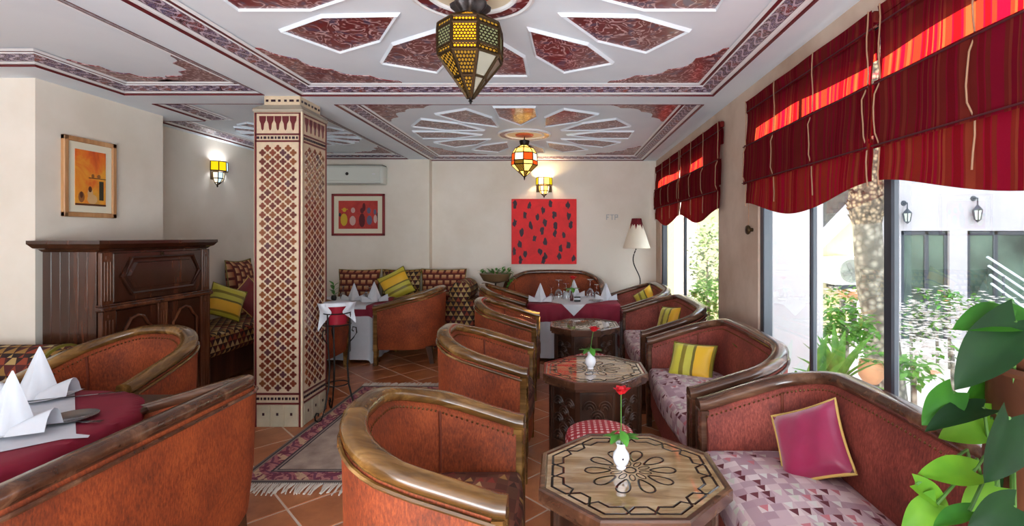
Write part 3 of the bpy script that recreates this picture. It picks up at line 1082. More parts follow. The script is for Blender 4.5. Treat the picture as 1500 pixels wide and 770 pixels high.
def tub(name, label, W, D, Hb, Ha, r, fab, seatm, rimm, loc, rz, group, t=0.075, pw=1.0, crown=0.02, rw=0.043):
    root = thing(name, label, 'armchair' if W < 0.9 else 'sofa', loc, rz, group)
    pts, nr, xb, xf = tub_path(W, D, r, t)
    def h(p):
        u = max(0.0, (xf - p.x) / (xf - xb))
        return Ha + (Hb - Ha) * (u ** pw) + crown * max(0, u - 0.8) * 5 * math.cos(p.y / W * PI)
    rows = []
    for p, n in zip(pts, nr):
        H = h(p)
        sec = [(t / 2 - 0.05, 0.165), (t / 2 - 0.03, 0.20), (t / 2 - 0.008, 0.40), (t / 2, H - 0.05), (t / 2 - 0.01, H - 0.015),
               (-t / 2 + 0.01, H - 0.015), (-t / 2 - 0.012, H - 0.05), (-t / 2 - 0.035, H * 0.78), (-t / 2 - 0.03, 0.44), (-t / 2 - 0.005, 0.30), (-t / 2, 0.165)]
        rows.append([(p.x + n.x * o, p.y + n.y * o, z) for o, z in sec])
    m = MB()
    m.grid(rows, 0, None, True)
    k = len(rows[0])
    b = len(m.v) - k
    m.f.append(list(range(k))); m.mi.append(0)
    m.f.append(list(range(b, b + k))); m.mi.append(0)
    shell = m.build('shell', [fab], root, angle=60)
    # piping down the inside where the back meets the arms
    idx = [i for i, p in enumerate(pts) if abs(p.x - (xb + r * 0.45)) < 0.06]
    for i in ([min(idx), max(idx)] if idx else []):
        p, n = pts[i], nr[i]
        H = h(p)
        MB().tube([(p.x - n.x * (t / 2 + o), p.y - n.y * (t / 2 + o), z) for o, z in ((0.014, H - 0.04), (0.034, H * 0.8), (0.034, 0.55), (0.03, 0.45))], 0.006, 6).build('piping', [DARK_PIPE], root)
    # rim: swept rounded section
    sec = []
    for q_ in range(10):
        a = 2 * PI * q_ / 10
        sx_, sz_ = math.cos(a), math.sin(a)
        sec.append((rw * math.copysign(abs(sx_) ** 0.75, sx_), 0.029 * math.copysign(abs(sz_) ** 0.75, sz_)))
    rr = []
    ext = [(pts[0] + Vector((0.03, 0)), nr[0], -0.004)] + [(p, n, 0.0) for p, n in zip(pts, nr)] + [(pts[-1] + Vector((0.03, 0)), nr[-1], -0.004)]
    for p, n, dz in ext:
        H = h(p) + dz
        rr.append([(p.x + n.x * o, p.y + n.y * o, H + z) for o, z in sec])
    m = MB().grid(rr, 0, None, True)
    L = len(sec)
    m.f.append(list(range(L))); m.mi.append(0)
    b = len(m.v) - L
    m.f.append(list(range(b, b + L))); m.mi.append(0)
    m.build('wood_rim', [rimm], root, angle=50)
    # moulded bead under the rim, outside
    MB().tube([(p.x + n.x * (t / 2 + 0.004), p.y + n.y * (t / 2 + 0.004), h(p) - 0.036) for p, n in zip(pts, nr)], 0.008, 6).build('rim_bead', [rimm], root)
    # brass nails under the rim, inside
    nm = MB()
    acc = 0.0
    for i in range(len(pts) - 1):
        L_ = (pts[i + 1] - pts[i]).length
        while acc < L_:
            u = acc / L_
            p = pts[i].lerp(pts[i + 1], u)
            n = nr[i].lerp(nr[i + 1], u)
            x, y, z = p.x - n.x * (t / 2 + 0.012), p.y - n.y * (t / 2 + 0.012), h(p) - 0.042
            a = 0.006
            tx, ty = -n.y, n.x
            v = [(x + tx * a, y + ty * a, z), (x, y, z + a), (x - tx * a, y - ty * a, z), (x, y, z - a), (x - n.x * 0.005, y - n.y * 0.005, z)]
            nm.add(v, [(0, 1, 4), (1, 2, 4), (2, 3, 4), (3, 0, 4)])
            acc += 0.021
        acc -= L_
    nm.build('nailhead_trim', [NAIL], root, smooth=False, uv=False, kind='stuff')
    # seat and base
    inner = [p - n * (t / 2 + 0.006) for p, n in zip(pts, nr)]
    fy = W / 2 - t - 0.008
    front = [Vector((xf + 0.022 + 0.03 * math.cos(y / fy * PI / 2), y)) for y in [fy * (1 - 2 * k / 8) for k in range(1, 8)]]
    front = [Vector((xf + 0.02, fy))] + front + [Vector((xf + 0.02, -fy))]
    outline = inner + front
    cx = sum(p.x for p in outline) / len(outline)
    ctr = Vector((cx, 0))
    rows = []
    for s_, z in ((0.97, 0.30), (1.0, 0.325), (1.0, 0.40), (0.985, 0.425), (0.94, 0.442), (0.7, 0.462), (0.35, 0.474), (0.03, 0.477)):
        rows.append([tuple((ctr + (p - ctr) * s_)) + (z,) for p in outline])
    m = MB().grid(rows, 0, None, True)
    L = len(outline)
    m.f.append(list(range(len(m.v) - L, len(m.v)))); m.mi.append(0)
    m.f.append(list(range(L))); m.mi.append(0)
    m.build('seat', [seatm], root, angle=70)
    ap = [ctr + (p - ctr) * 0.965 for p in outline]
    MB().prism([(p.x, p.y) for p in ap], 0.165, 0.305).build('seat_base', [fab], root, angle=50)
    # arm fronts run down into the front legs; turned back legs
    for sgn in (-1, 1):
        y = sgn * (W / 2 - t / 2)
        pm = MB()
        Hf = h(pts[0])
        prof = [(0.0, 0.024), (0.15, 0.03), (0.17, 0.042), (0.30, 0.040), (Hf - 0.14, 0.042), (Hf - 0.09, 0.036), (Hf - 0.02, 0.046)]
        rws = []
        for z, a in prof:
            d = 0.022 if z > 0.16 else 0.018
            xo = xf + 0.012
            rws.append([(xo - d, y - a, z), (xo + d * 0.5, y - a, z), (xo + d, y - a * 0.55, z), (xo + d, y + a * 0.55, z), (xo + d * 0.5, y + a, z), (xo - d, y + a, z)])
        pm.grid(rws, 0, None, True)
        pm.f.append(list(range(6))); pm.mi.append(0)
        pm.f.append(list(range(len(pm.v) - 6, len(pm.v)))); pm.mi.append(0)
        pm.build('arm_post', [rimm], root, angle=35)
        lm = MB()
        x0 = xb + 0.06
        y0 = sgn * (W / 2 - 0.13)
        lm.prism([(x0 - 0.05, y0 - 0.018), (x0 - 0.014, y0 - 0.018), (x0 - 0.014, y0 + 0.018), (x0 - 0.05, y0 + 0.018)], 0.0, 0.19, 0, None,
                 [(x0 - 0.03, y0 - 0.026), (x0 + 0.022, y0 - 0.026), (x0 + 0.022, y0 + 0.026), (x0 - 0.03, y0 + 0.026)])
        lm.build('leg', [LEGW], root, angle=30)
    return root

CH = 'rust velvet tub armchairs'
RW = 'row of tub armchairs along the octagonal tables'
chair = tub('tub_armchair', 'rust velvet tub armchair with check seat beside the nearest octagonal table', 0.72, 0.54, 0.785, 0.625, 0.27, VELVET, SEAT_BROWN, RIM, (-0.455, 1.735, 0), 0, CH)
def more_chair(label, loc, rz, deep=1.0):
    q_ = copy_tree(chair, None, label, loc, rz)
    q_.scale = (deep, 1, 1)
    return q_
more_chair('rust tub armchair beside the second octagonal table, showing its outer side', (-0.49, 3.11, 0), 0)
more_chair('rust tub armchair beside the third octagonal table, behind the two larger ones', (-0.51, 4.50, 0), 0)
more_chair('rust tub armchair at the left end of the dining table under the red painting', (-0.70, 5.88, 0), 0)
more_chair('rust tub armchair with its rounded back to the dark cabinet, facing the napkin table', (-2.53, 2.84, 0.001), -PI / 2, 1.2)
more_chair('rust tub armchair seen from its outer side before the striped cushion bench', (-1.66, 5.62, 0), PI, 1.2)
more_chair('rust tub armchair half hidden behind the mosaic pillar and the ice bucket', (-2.62, 4.98, 0), PI / 2)
SF = 'rose velvet tub sofas under the windows'
sofa = tub('tub_sofa', 'rose rust tub sofa holding the magenta cushion', 1.27, 0.55, 0.785, 0.625, 0.25, VELVET_SKYLIT, SEAT_LILAC, RIM_DARK, (0.935, 1.67, 0), PI, SF)
copy_tree(sofa, None, 'rose rust tub sofa with a square yellow cushion lying on its lilac seat', (0.935, 3.03, 0))
copy_tree(sofa, None, 'rose rust tub sofa by the stained pier, with a yellow cushion against its back', (0.935, 4.48, 0))
copy_tree(sofa, None, 'rose rust tub sofa in the far window corner beside the floor lamp', (0.935, 5.82, 0))
sofa_l = tub('tub_sofa', 'large rust velvet tub sofa seen from behind, before the napkin table', 1.27, 0.60, 0.765, 0.60, 0.16, VELVET, SEAT_BROWN, RIM_DARK, (-1.625, 1.64, 0), PI, 'rust velvet tub sofas', crown=0.0, rw=0.034)
tub('tub_sofa', 'rust velvet tub sofa with arched back below the red painting', 1.32, 0.52, 0.88, 0.66, 0.30, VELVET, SEAT_BROWN, RIM_DARK, (-0.09, 6.49, 0), -PI / 2, 'rust velvet tub sofas', crown=0.03)

# ------------------------------------------------------------------ octagonal tables
def octo(r, rot=PI / 8):
    return [(r * math.cos(rot + k * PI / 4), r * math.sin(rot + k * PI / 4)) for k in range(8)]
def ring_prism(m, r0, r1, z0, z1, mi=0):
    a, b = octo(r0), octo(r1)
    rows = [[(x, y, z0) for x, y in a], [(x, y, z0) for x, y in b], [(x, y, z1 - 0.006) for x, y in b], [(x * .985, y * .985, z1) for x, y in b], [(x * 1.03, y * 1.03, z1) for x, y in a], [(x, y, z1 - 0.008) for x, y in a], [(x, y, z0) for x, y in a]]
    m.grid(rows, mi, None, True)
TH = 0.555
def octagon_table(label, loc):
    t = thing('octagonal_table', label, 'table', loc, 0, 'carved octagonal coffee tables')
    MB().prism(octo(0.325), TH - 0.03, TH - 0.004).build('inlaid_top', [TOPW], t, smooth=False)
    m = MB()
    ring_prism(m, 0.322, 0.352, TH - 0.042, TH)
    m.prism(octo(0.338), TH - 0.060, TH - 0.040)
    m.build('top_rim', [RIM_DARK], t, smooth=False)
    # two interlaced border bands
    def loop(ph):
        out = []
        for k in range(8):
            a0, a1 = PI / 8 + k * PI / 4, PI / 8 + (k + 1) * PI / 4
            p0, p1 = Vector((math.cos(a0), math.sin(a0))), Vector((math.cos(a1), math.sin(a1)))
            seq = [(0.0, 1), (0.28, 1), (0.40, -1), (0.60, -1), (0.72, 1)] if ph else [(0.0, -1), (0.22, -1), (0.34, 1), (0.66, 1), (0.78, -1)]
            for u, sg in seq:
                rr = 0.283 + 0.021 * sg
                p = p0.lerp(p1, u) * rr
                out.append((p.x, p.y, TH - 0.0035))
        return out
    for ph in (0, 1):
        MB().tube(loop(ph), 0.0050, 4, closed=True, flat=0.3).build('inlay_band', [INLAY], t, smooth=False)
    for k in range(10):
        a = k * 2 * PI / 10
        ca, sa = math.cos(a), math.sin(a)
        pl = []
        for q_ in range(18):
            th = 2 * PI * q_ / 18
            u = 0.118 + 0.046 * math.cos(th)
            v = 0.021 * math.sin(th) * (1 + 0.45 * math.cos(th))
            pl.append((u * ca - v * sa, u * sa + v * ca, TH - 0.0035))
        MB().tube(pl, 0.0040, 4, closed=True, flat=0.35).build('inlay_petal', [INLAY], t, smooth=False)
        pl = [(0.03 * ca, 0.03 * sa, TH - 0.0035), (0.072 * ca, 0.072 * sa, TH - 0.0035)]
        a2 = a + PI / 10
        pl2 = []
        for q_ in range(12):
            th = 2 * PI * q_ / 12
            u = 0.055 + 0.022 * math.cos(th)
            v = 0.010 * math.sin(th)
            pl2.append((u * math.cos(a2) - v * math.sin(a2), u * math.sin(a2) + v * math.cos(a2), TH - 0.0035))
        MB().tube(pl2, 0.0022, 4, closed=True, flat=0.35).build('inlay_petal', [INLAY], t, smooth=False)
    MB().lathe([(0.018, TH - 0.0042), (0.018, TH - 0.0028), (0.024, TH - 0.0028), (0.024, TH - 0.0042)], 16, cap=False).build('inlay_centre', [INLAY], t, smooth=False)
    # carved body: eight panels with a scale fan, arch foot openings, posts
    ap = 0.272
    wd = 2 * ap * math.tan(PI / 8)
    for k in range(8):
        a = k * PI / 4
        M = T(rz=a + PI / 2) @ T(0, -ap, 0)
        m = MB()
        hw = wd / 2
        prof = [(-hw, 0.0), (-hw + 0.03, 0.0)]
        prof += [(-(hw - 0.03) * math.cos(PI * q_ / 10), 0.02 + 0.10 * math.sin(PI * q_ / 10) ** 0.8) for q_ in range(0, 11)]
        prof += [(hw - 0.03, 0.0), (hw, 0.0), (hw, TH - 0.06), (-hw, TH - 0.06)]
        n = len(prof)
        v = [(x, 0.0, z) for x, z in prof] + [(x, 0.016, z) for x, z in prof]
        m.add(v, [tuple(range(n)), tuple(range(2 * n - 1, n - 1, -1))] + [(i, (i + 1) % n, n + (i + 1) % n, n + i) for i in range(n)], 0, M)
        pan = m.build('panel', [WALNUT], t, smooth=False)
        cv = MB()
        z0, z1, x1 = 0.16, TH - 0.085, hw - 0.022
        cv.box(-x1, x1, -0.008, 0.001, z0 - 0.012, z0, 0, M).box(-x1, x1, -0.008, 0.001, z1, z1 + 0.012, 0, M)
        cv.box(-x1 - 0.010, -x1, -0.008, 0.001, z0 - 0.012, z1 + 0.012, 0, M).box(x1, x1 + 0.010, -0.008, 0.001, z0 - 0.012, z1 + 0.012, 0, M)
        # fan of overlapping scales
        rows_ = 5
        for j in range(rows_):
            zc = z0 + 0.012 + j * (z1 - z0 - 0.05) / rows_
            nn = 2 if j % 2 == 0 else 1
            for i in range(nn):
                xc = (i - (nn - 1) / 2) * x1
                for rr in (0.040, 0.026, 0.012):
                    arc = [(xc + rr * math.cos(th), -0.004, zc + rr * 1.25 * math.sin(th)) for th in [PI * q_ / 8 for q_ in range(9)]]
                    cv.tube([tuple(M @ Vector(p)) for p in arc], 0.0052, 4)
        cv.build('carving', [CARVED], pan, smooth=False)
    m = None
    for k in range(8):
        a = PI / 8 + k * PI / 4
        r_ = ap / math.cos(PI / 8)
        MB().box(-0.014, 0.010, -0.014, 0.014, 0, TH - 0.055, 0, T(r_ * math.cos(a), r_ * math.sin(a), 0, rz=a)).build('corner_post', [WALNUT], t, smooth=False)
    return t
table = octagon_table('nearest carved octagonal table, its inlaid star top in full view', (0.25, 1.78, 0))
copy_tree(table, None, 'second carved octagonal table, mirroring the red painting, with a white vase', (0.212, 3.15, 0))
copy_tree(table, None, 'third carved octagonal table, without a vase, before the white and maroon dining table', (0.222, 4.71, 0))

# rose vases on the first two tables
def leaf_mesh(m, M, L, W_, curl=0.15, mi=0, fold=0.12, heart=0.0, nseg=7):
    rows = []
    for i in range(nseg + 1):
        u = i / nseg
        if heart:
            wv = W_ * (math.sin(PI * min(1, u * 0.86 + 0.14)) ** 0.75) * (1 - 0.35 * u)
        else:
            wv = W_ * math.sin(PI * (u * 0.97 + 0.015)) ** 0.8
        z = -curl * L * u * u
        row = []
        for j in (-1, -0.5, 0, 0.5, 1):
            x = L * u
            if heart and u < 0.3:
                x -= heart * L * (abs(j)) * (0.3 - u) * 1.4
            row.append((x, wv * 0.5 * j, z + fold * wv * abs(j) ** 1.3))
        rows.append(row)
    m.grid(rows, mi, M)
def rose(base, h, name_label, group, lean=(0.01, 0.0), leafy=True, sc=1.0):
    t = thing('rose', name_label, 'flower', base, 0, group)
    pts = [(lean[0] * u * u, lean[1] * u * u, h * u) for u in [k / 6 for k in range(7)]]
    MB().tube(pts, 0.0022 * sc, 6).build('stem', [STEM], t)
    m = MB()
    tip = Vector(pts[-1])
    rr = random.Random(int(h * 1000))
    m.lathe([(0.002, -0.012), (0.010, -0.006), (0.014, 0.004), (0.011, 0.014), (0.005, 0.018), (0.0, 0.016)], 10, 0, T(*tip, s=sc))
    for k in range(9):
        a = k * 2.4
        rr_ = 0.006 + 0.0013 * k
        M = T(*tip, s=sc) @ T(0, 0, -0.008, rz=a) @ T(rr_, 0, 0, ry=-PI / 2 + 0.15 + 0.07 * k)
        leaf_mesh(m, M, 0.028, 0.026, 0.3, 0, 0.25, nseg=4)
    m.build('bloom', [ROSE], t)
    if leafy:
        for k in range(7):
            a = k * 0.95 + 0.2
            m = MB()
            leaf_mesh(m, T(0, 0, h * (0.16 + 0.07 * (k % 3)), rz=a, s=sc) @ T(0.004, 0, 0, ry=-0.35 + 0.35 * (k % 3)), 0.062, 0.034, 0.25, 0, 0.1)
            m.build('leaf', [LEAF], t)
    return t
def vase(loc, label, mat=PORCELAIN, s=1.0):
    t = thing('bud_vase', label, 'vase', loc, 0)
    MB().lathe([(0.016, 0), (0.018, 0.004), (0.015, 0.008), (0.026, 0.022), (0.031, 0.040), (0.028, 0.056), (0.017, 0.072), (0.015, 0.082), (0.020, 0.094), (0.017, 0.093), (0.012, 0.08), (0.012, 0.074), (0.0, 0.072)], 20, 0, T(s=s)).build('body', [mat], t)
    return t
v1 = vase((0.219, 1.795, TH - 0.004), 'small white porcelain bud vase with a dark speck on the nearest table')
MB().lathe([(0, 0), (0.004, 0.0), (0.003, 0.003), (0, 0.003)], 8, 0, T(0.003, -0.030, 0.046, rx=PI / 2)).build('painted_dot', [MOS_DARK], v1)
rose((0.219, 1.795, TH + 0.072), 0.205, 'long red rose with broad leaves in the vase on the nearest table', 'single red roses', (0.0, 0.0))
vase((0.188, 3.14, TH - 0.004), 'small white bud vase mirrored in the second octagonal table', s=1.15)
rose((0.188, 3.14, TH + 0.080), 0.165, 'red rose with drooping leaves on the second octagonal table', 'single red roses', (0.02, 0.0), sc=1.15)

# gingham stools between the tables
def stool(loc, label):
    t = thing('gingham_stool', label, 'stool', loc, 0, 'red gingham stools between the octagonal tables')
    MB().lathe([(0.155, 0.33), (0.172, 0.345), (0.176, 0.385), (0.165, 0.415), (0.12, 0.432), (0.0, 0.438)], 28).build('cushion', [GINGHAM], t)
    MB().lathe([(0.14, 0.28), (0.158, 0.285), (0.158, 0.335), (0.14, 0.335)], 24).build('seat_ring', [WALNUT], t)
    for k in range(4):
        a = PI / 4 + k * PI / 2
        MB().tube([(0.135 * math.cos(a), 0.135 * math.sin(a), 0.30), (0.15 * math.cos(a), 0.15 * math.sin(a), 0.0)], [0.022, 0.015], 8).build('leg', [WALNUT], t)
stool((0.195, 2.47, 0), 'round red gingham stool just behind the nearest octagonal table')
stool((0.24, 3.95, 0), 'round red gingham stool behind the second octagonal table')

# ------------------------------------------------------------------ cushions
def pillow(name, label, w_, h_, th, mats, loc, M, pipe=None, group='scatter cushions', cat='cushion'):
    N = 12
    def sh(u, v, s):
        e = (1 - abs(u) ** 3.2) * (1 - abs(v) ** 3.2)
        x = w_ / 2 * u * (1 - 0.07 * (1 - v * v) * abs(u))
        y = h_ / 2 * v * (1 - 0.07 * (1 - u * u) * abs(v))
        wr_ = 0.006 * math.sin(9 * u + 4 * v) * math.sin(7 * v - 2)
        return M @ Vector((x, y, s * (th / 2 * max(e, 0) ** 0.5 + wr_ * max(e, 0))))
    m = MB()
    for s in (1, -1):
        m.grid([[sh(-1 + 2 * i / N, -1 + 2 * j / N, s) for i in range(N + 1)] for j in range(N + 1)])
    root = thing(name, label, cat, loc, 0, group)
    o = m.build('cover', mats, root, uv=False, angle=80)
    lay = o.data.uv_layers.new(name='UVMap')
    k = (N + 1) ** 2
    for p in o.data.polygons:
        for li in p.loop_indices:
            vi = o.data.loops[li].vertex_index % k
            lay.data[li].uv = ((vi % (N + 1)) / N * w_, (vi // (N + 1)) / N * h_)
    if pipe:
        ring = [sh(-1 + 2 * i / N, -1, 0) for i in range(N)] + [sh(1, -1 + 2 * i / N, 0) for i in range(N)] + [sh(1 - 2 * i / N, 1, 0) for i in range(N)] + [sh(-1, 1 - 2 * i / N, 0) for i in range(N)]
        MB().tube(ring, 0.006, 5, closed=True).build('piping', [pipe], root)
    return root
# frame for a cushion: local z is its face direction
def face(dirv, roll):
    d = Vector(dirv).normalized()
    return d.to_track_quat('Z', 'Y').to_matrix().to_4x4() @ Matrix.Rotation(roll, 4, 'Z')
pillow('magenta_cushion', 'magenta silk cushion with gold piping on the nearest window sofa', 0.285, 0.285, 0.11, [MAGENTA], (0.99, 1.955, 0.578), face((-0.80, -0.42, 0.50), rad(33)), GOLD_PIPE)
pillow('yellow_cushion', 'yellow and olive striped cushion on the lilac seat of the second window sofa', 0.30, 0.26, 0.10, [YEL], (0.89, 3.34, 0.545), face((-0.45, -0.70, 0.62), rad(1)), OLIVE_PIPE)
pillow('yellow_cushion', 'small golden striped cushion on the window sofa beside the stained pier', 0.26, 0.26, 0.10, [YEL], (1.02, 4.66, 0.60), face((-0.80, -0.45, 0.4), rad(6)), OLIVE_PIPE)
pillow('yellow_cushion', 'golden cushion standing on its corner in the far window sofa', 0.26, 0.26, 0.09, [YEL], (1.03, 6.0, 0.63), face((-0.6, -0.7, 0.35), rad(38)), OLIVE_PIPE)
# ------------------------------------------------------------------ cloths that drape over a table
def drape(name, label, mats, flat, nearest, top, amp=0.012, waves=16, group='table linen', off=0.004, cat='tablecloth'):
    """flat: rows of (x, y) cloth points; nearest: maps a point to the table edge; the overhang hangs down in folds"""
    m = MB()
    rows = []
    for r_ in flat:
        row = []
        for (x, y) in r_:
            (qx, qy), d = nearest(x, y)
            if d <= 1e-6:
                row.append((x, y, top))
            else:
                nx, ny = (x - qx) / d, (y - qy) / d
                ang = math.atan2(qy + ny * 0.05, qx + nx * 0.05)
                k = min(1, d / 0.03)
                o = off + 0.012 * k + amp * min(1, d / 0.2) * (0.6 + math.sin(ang * waves) + 0.4 * math.sin(ang * waves * 2.3 + 1))
                row.append((qx + nx * o, qy + ny * o, top - max(0, d - 0.010)))
        rows.append(row)
    m.grid(rows)
    o = m.build(name, mats, None, angle=70)
    tag(o, label, cat, group)
    return o
def rect_near(hx, hy, rc=0.04):
    def f(x, y):
        ix, iy = hx - rc, hy - rc
        cx_, cy_ = max(-ix, min(ix, x)), max(-iy, min(iy, y))
        d = math.hypot(x - cx_, y - cy_)
        if d <= rc:
            return (x, y), 0.0
        return (cx_ + (x - cx_) / d * rc, cy_ + (y - cy_) / d * rc), d - rc
    return f
def square_grid(hx, hy, rot=0.0, n=44):
    ca, sa = math.cos(rot), math.sin(rot)
    rows = []
    for i in range(n + 1):
        row = []
        for j in range(n + 1):
            u, v = hx * (2 * i / n - 1), hy * (2 * j / n - 1)
            row.append((u * ca - v * sa, u * sa + v * ca))
        rows.append(row)
    return rows
def dining(cx, cy, hx, hy, top, label, words_, topper, over=0.20, toprot=PI / 4, under_drop=None, rz=0.0, rc=0.05):
    t = thing('dining_table', label, 'table', (cx, cy, 0), rz, 'clothed dining tables')
    MB().cbox(-hx, hx, -hy, hy, top - 0.03, top - 0.004, 0.01).build('table_top', [WALNUT], t, smooth=False)
    for sx_ in (-1, 1):
        for sy_ in (-1, 1):
            x, y = sx_ * (hx - 0.07), sy_ * (hy - 0.07)
            MB().tube([(x, y, top - 0.03), (x, y, 0)], [0.026, 0.02], 8).build('leg', [WALNUT], t)
    nr = rect_near(hx, hy, rc)
    ud = under_drop if under_drop is not None else top - 0.03
    out = []
    if ud:
        out.append(drape('white_tablecloth', 'long white under-cloth beneath the maroon, ' + words_, [WHITE_CLOTH], square_grid(hx + ud, hy + ud, n=56), nr, top, 0.009, 14, off=0.002))
    out.append(drape('maroon_tablecloth', 'maroon cloth with a short overhang, ' + words_, [MAROON], square_grid(hx + over, hy + over, n=56), nr, top + 0.003, 0.014, 18, off=0.032))
    out.append(drape('white_topper', 'white square topper cloth laid cornerwise, ' + words_, [WHITE_CLOTH], square_grid(topper, topper, toprot), nr, top + 0.006, 0.004, 10, off=0.054))
    for o in out:
        o.location = (cx, cy, 0)
        o.rotation_euler = (0, 0, rz)
    return t
# table under the red painting
DT = 0.635
dining(0.14, 5.86, 0.48, 0.38, DT, 'square dining table below the red painting, under three layers of cloth', 'on the dining table below the red painting', 0.365)
dining(-2.52, 5.75, 0.46, 0.35, DT, 'square dining table before the patterned bench, under three layers of cloth', 'on the dining table before the patterned bench', 0.40, toprot=0.0, over=0.125)
dining(-2.38, 1.86, 0.53, 0.53, DT, 'square dining table beside the large foreground sofa, set with two napkins', 'on the dining table with two tall napkins', 0.385, over=0.13, under_drop=0.17, rc=0.42)

def napkin(loc, label, s=1.0, rz=0.0, group='folded white napkins'):
    t = thing('napkin', label, 'napkin', loc, rz, group)
    m = MB()
    # tall folded peak with a crease down its front
    for back in (0, 1):
        rows = []
        for j in range(9):
            u = j / 8
            row = []
            for i in range(13):
                q_ = -1 + 2 * i / 12
                w_ = 0.072 * (1 - u) ** 0.92 + 0.002
                d = (0.052 if not back else -0.03) * (1 - abs(q_) ** 1.4) * (1 - u) + 0.004 * math.sin(9 * q_ + 3 * u) * (1 - u)
                row.append((w_ * q_ * s, (-d + 0.012 * u) * s, 0.182 * u * (1 - 0.10 * abs(q_) * (1 - u)) * s))
            rows.append(row)
        m.grid(rows)
    m.build('peak', [WHITE_CLOTH], t, angle=50)
    for sg in (-1, 1):
        m = MB()
        rows = []
        for j in range(6):
            u = j / 5
            row = []
            for i in range(7):
                v = i / 6
                x = sg * (0.03 + 0.085 * u)
                y = -0.065 + 0.08 * v + 0.02 * u
                z = 0.004 + (0.02 + 0.055 * u) * (math.sin(PI * v) ** 0.7) * (1 - 0.2 * u)
                row.append((x * s, y * s, z * s))
            rows.append(row)
        m.grid(rows)
        m.build('folded_flap', [WHITE_CLOTH], t, angle=80)
    return t
def plate(loc, label, r=0.115, mat=PORCELAIN):
    t = thing('dinner_plate', label, 'plate', loc, 0, 'dinner plates')
    MB().lathe([(0.0, 0.004), (r * 0.55, 0.004), (r * 0.68, 0.009), (r, 0.017), (r * 1.01, 0.019), (r * 0.66, 0.012), (r * 0.55, 0.007), (0.0, 0.007)], 32, cap=False).build('dish', [mat], t)
    return t
def cutlery(kind, loc, rz, label):
    m = MB()
    m.tube([(-0.10, 0, 0.003), (0.0, 0, 0.004), (0.02, 0, 0.004)], [0.006, 0.004, 0.004], 6, flat=0.4)
    if kind == 'fork':
        m.cbox(0.02, 0.055, -0.011, 0.011, 0.003, 0.005, 0.001)
        for k in range(4):
            y = -0.0095 + 0.0063 * k
            m.box(0.055, 0.095, y - 0.0016, y + 0.0016, 0.003, 0.005)
    else:
        m.prism([(0.02, -0.007), (0.10, -0.009), (0.118, 0.0), (0.10, 0.006), (0.02, 0.006)], 0.003, 0.0048)
    o = m.build(kind, [SILVER], None, loc, rz)
    return tag(o, label, kind, 'table cutlery')
def wineglass(loc, label, h=0.17, group='upturned wine glasses'):
    t = thing('wine_glass', label, 'glass', loc, 0, group)
    k = h / 0.17
    MB().lathe([(0.033 * k, 0.0), (0.037 * k, 0.03 * k), (0.036 * k, 0.055 * k), (0.02 * k, 0.082 * k), (0.004, 0.09 * k)], 18, cap=False).build('bowl', [GLASSWARE], t)
    MB().lathe([(0.004, 0.09 * k), (0.0035, 0.15 * k), (0.006, 0.163 * k)], 10).build('glass_stem', [GLASSWARE], t)
    MB().lathe([(0.006, 0.163 * k), (0.033 * k, 0.168 * k), (0.033 * k, 0.171 * k), (0.0, 0.171 * k)], 18).build('foot', [GLASSWARE], t)
    return t
TZ = DT + 0.0085
# below the red painting
napkin((-0.24, 5.66, TZ), 'white peaked napkin at the left front corner of the dining table below the red painting', 1.15)
napkin((0.16, 6.12, TZ), 'white peaked napkin behind the rose on the dining table below the red painting', 1.15)
napkin((0.53, 5.80, TZ), 'white peaked napkin at the right end of the dining table below the red painting', 1.1)
for p, hh, lb in [((-0.115, 5.78), 0.15, 'short upturned glass beside the left napkin, on the dining table below the red painting'),
                  ((-0.03, 5.90), 0.225, 'tallest upturned wine glass left of the rose, on the dining table below the red painting'),
                  ((0.06, 5.84), 0.19, 'upturned wine glass next to the dark rose bottle below the red painting'),
                  ((0.355, 6.02), 0.22, 'tall upturned wine glass right of the rose, on the dining table below the red painting'),
                  ((0.43, 5.95), 0.165, 'short upturned glass nearest the right napkin, on the dining table below the red painting')]:
    wineglass((p[0], p[1], TZ), lb, hh)
bv = thing('bottle_vase', 'slim dark red bottle vase amid the glasses below the red painting', 'vase', (0.122, 5.72, TZ))
MB().lathe([(0.018, 0), (0.020, 0.01), (0.019, 0.05), (0.010, 0.085), (0.009, 0.11), (0.011, 0.115), (0.0, 0.113)], 16).build('body', [plain('dark red glass', c(74, 22, 24), 0.1)], bv)
rose((0.122, 5.72, TZ + 0.105), 0.16, 'red rose in the slim dark bottle below the red painting', 'single red roses', (0.012, 0), sc=1.5)
cb = thing('card_holder', 'small black and white striped card box beside the rose bottle', 'card holder', (0.185, 5.64, TZ))
MB().cbox(-0.037, 0.037, -0.018, 0.018, 0, 0.026, 0.003).build('lower_box', [BLACK], cb, smooth=False)
MB().cbox(-0.036, 0.036, -0.017, 0.017, 0.026, 0.040, 0.002).build('card_stack', [PORCELAIN], cb, smooth=False)
MB().cbox(-0.037, 0.037, -0.018, 0.018, 0.040, 0.058, 0.003).build('lid', [BLACK], cb, smooth=False)
plate((0.40, 5.64, TZ), 'pale glass side plate near the right napkin below the red painting', 0.085, GLASSWARE)
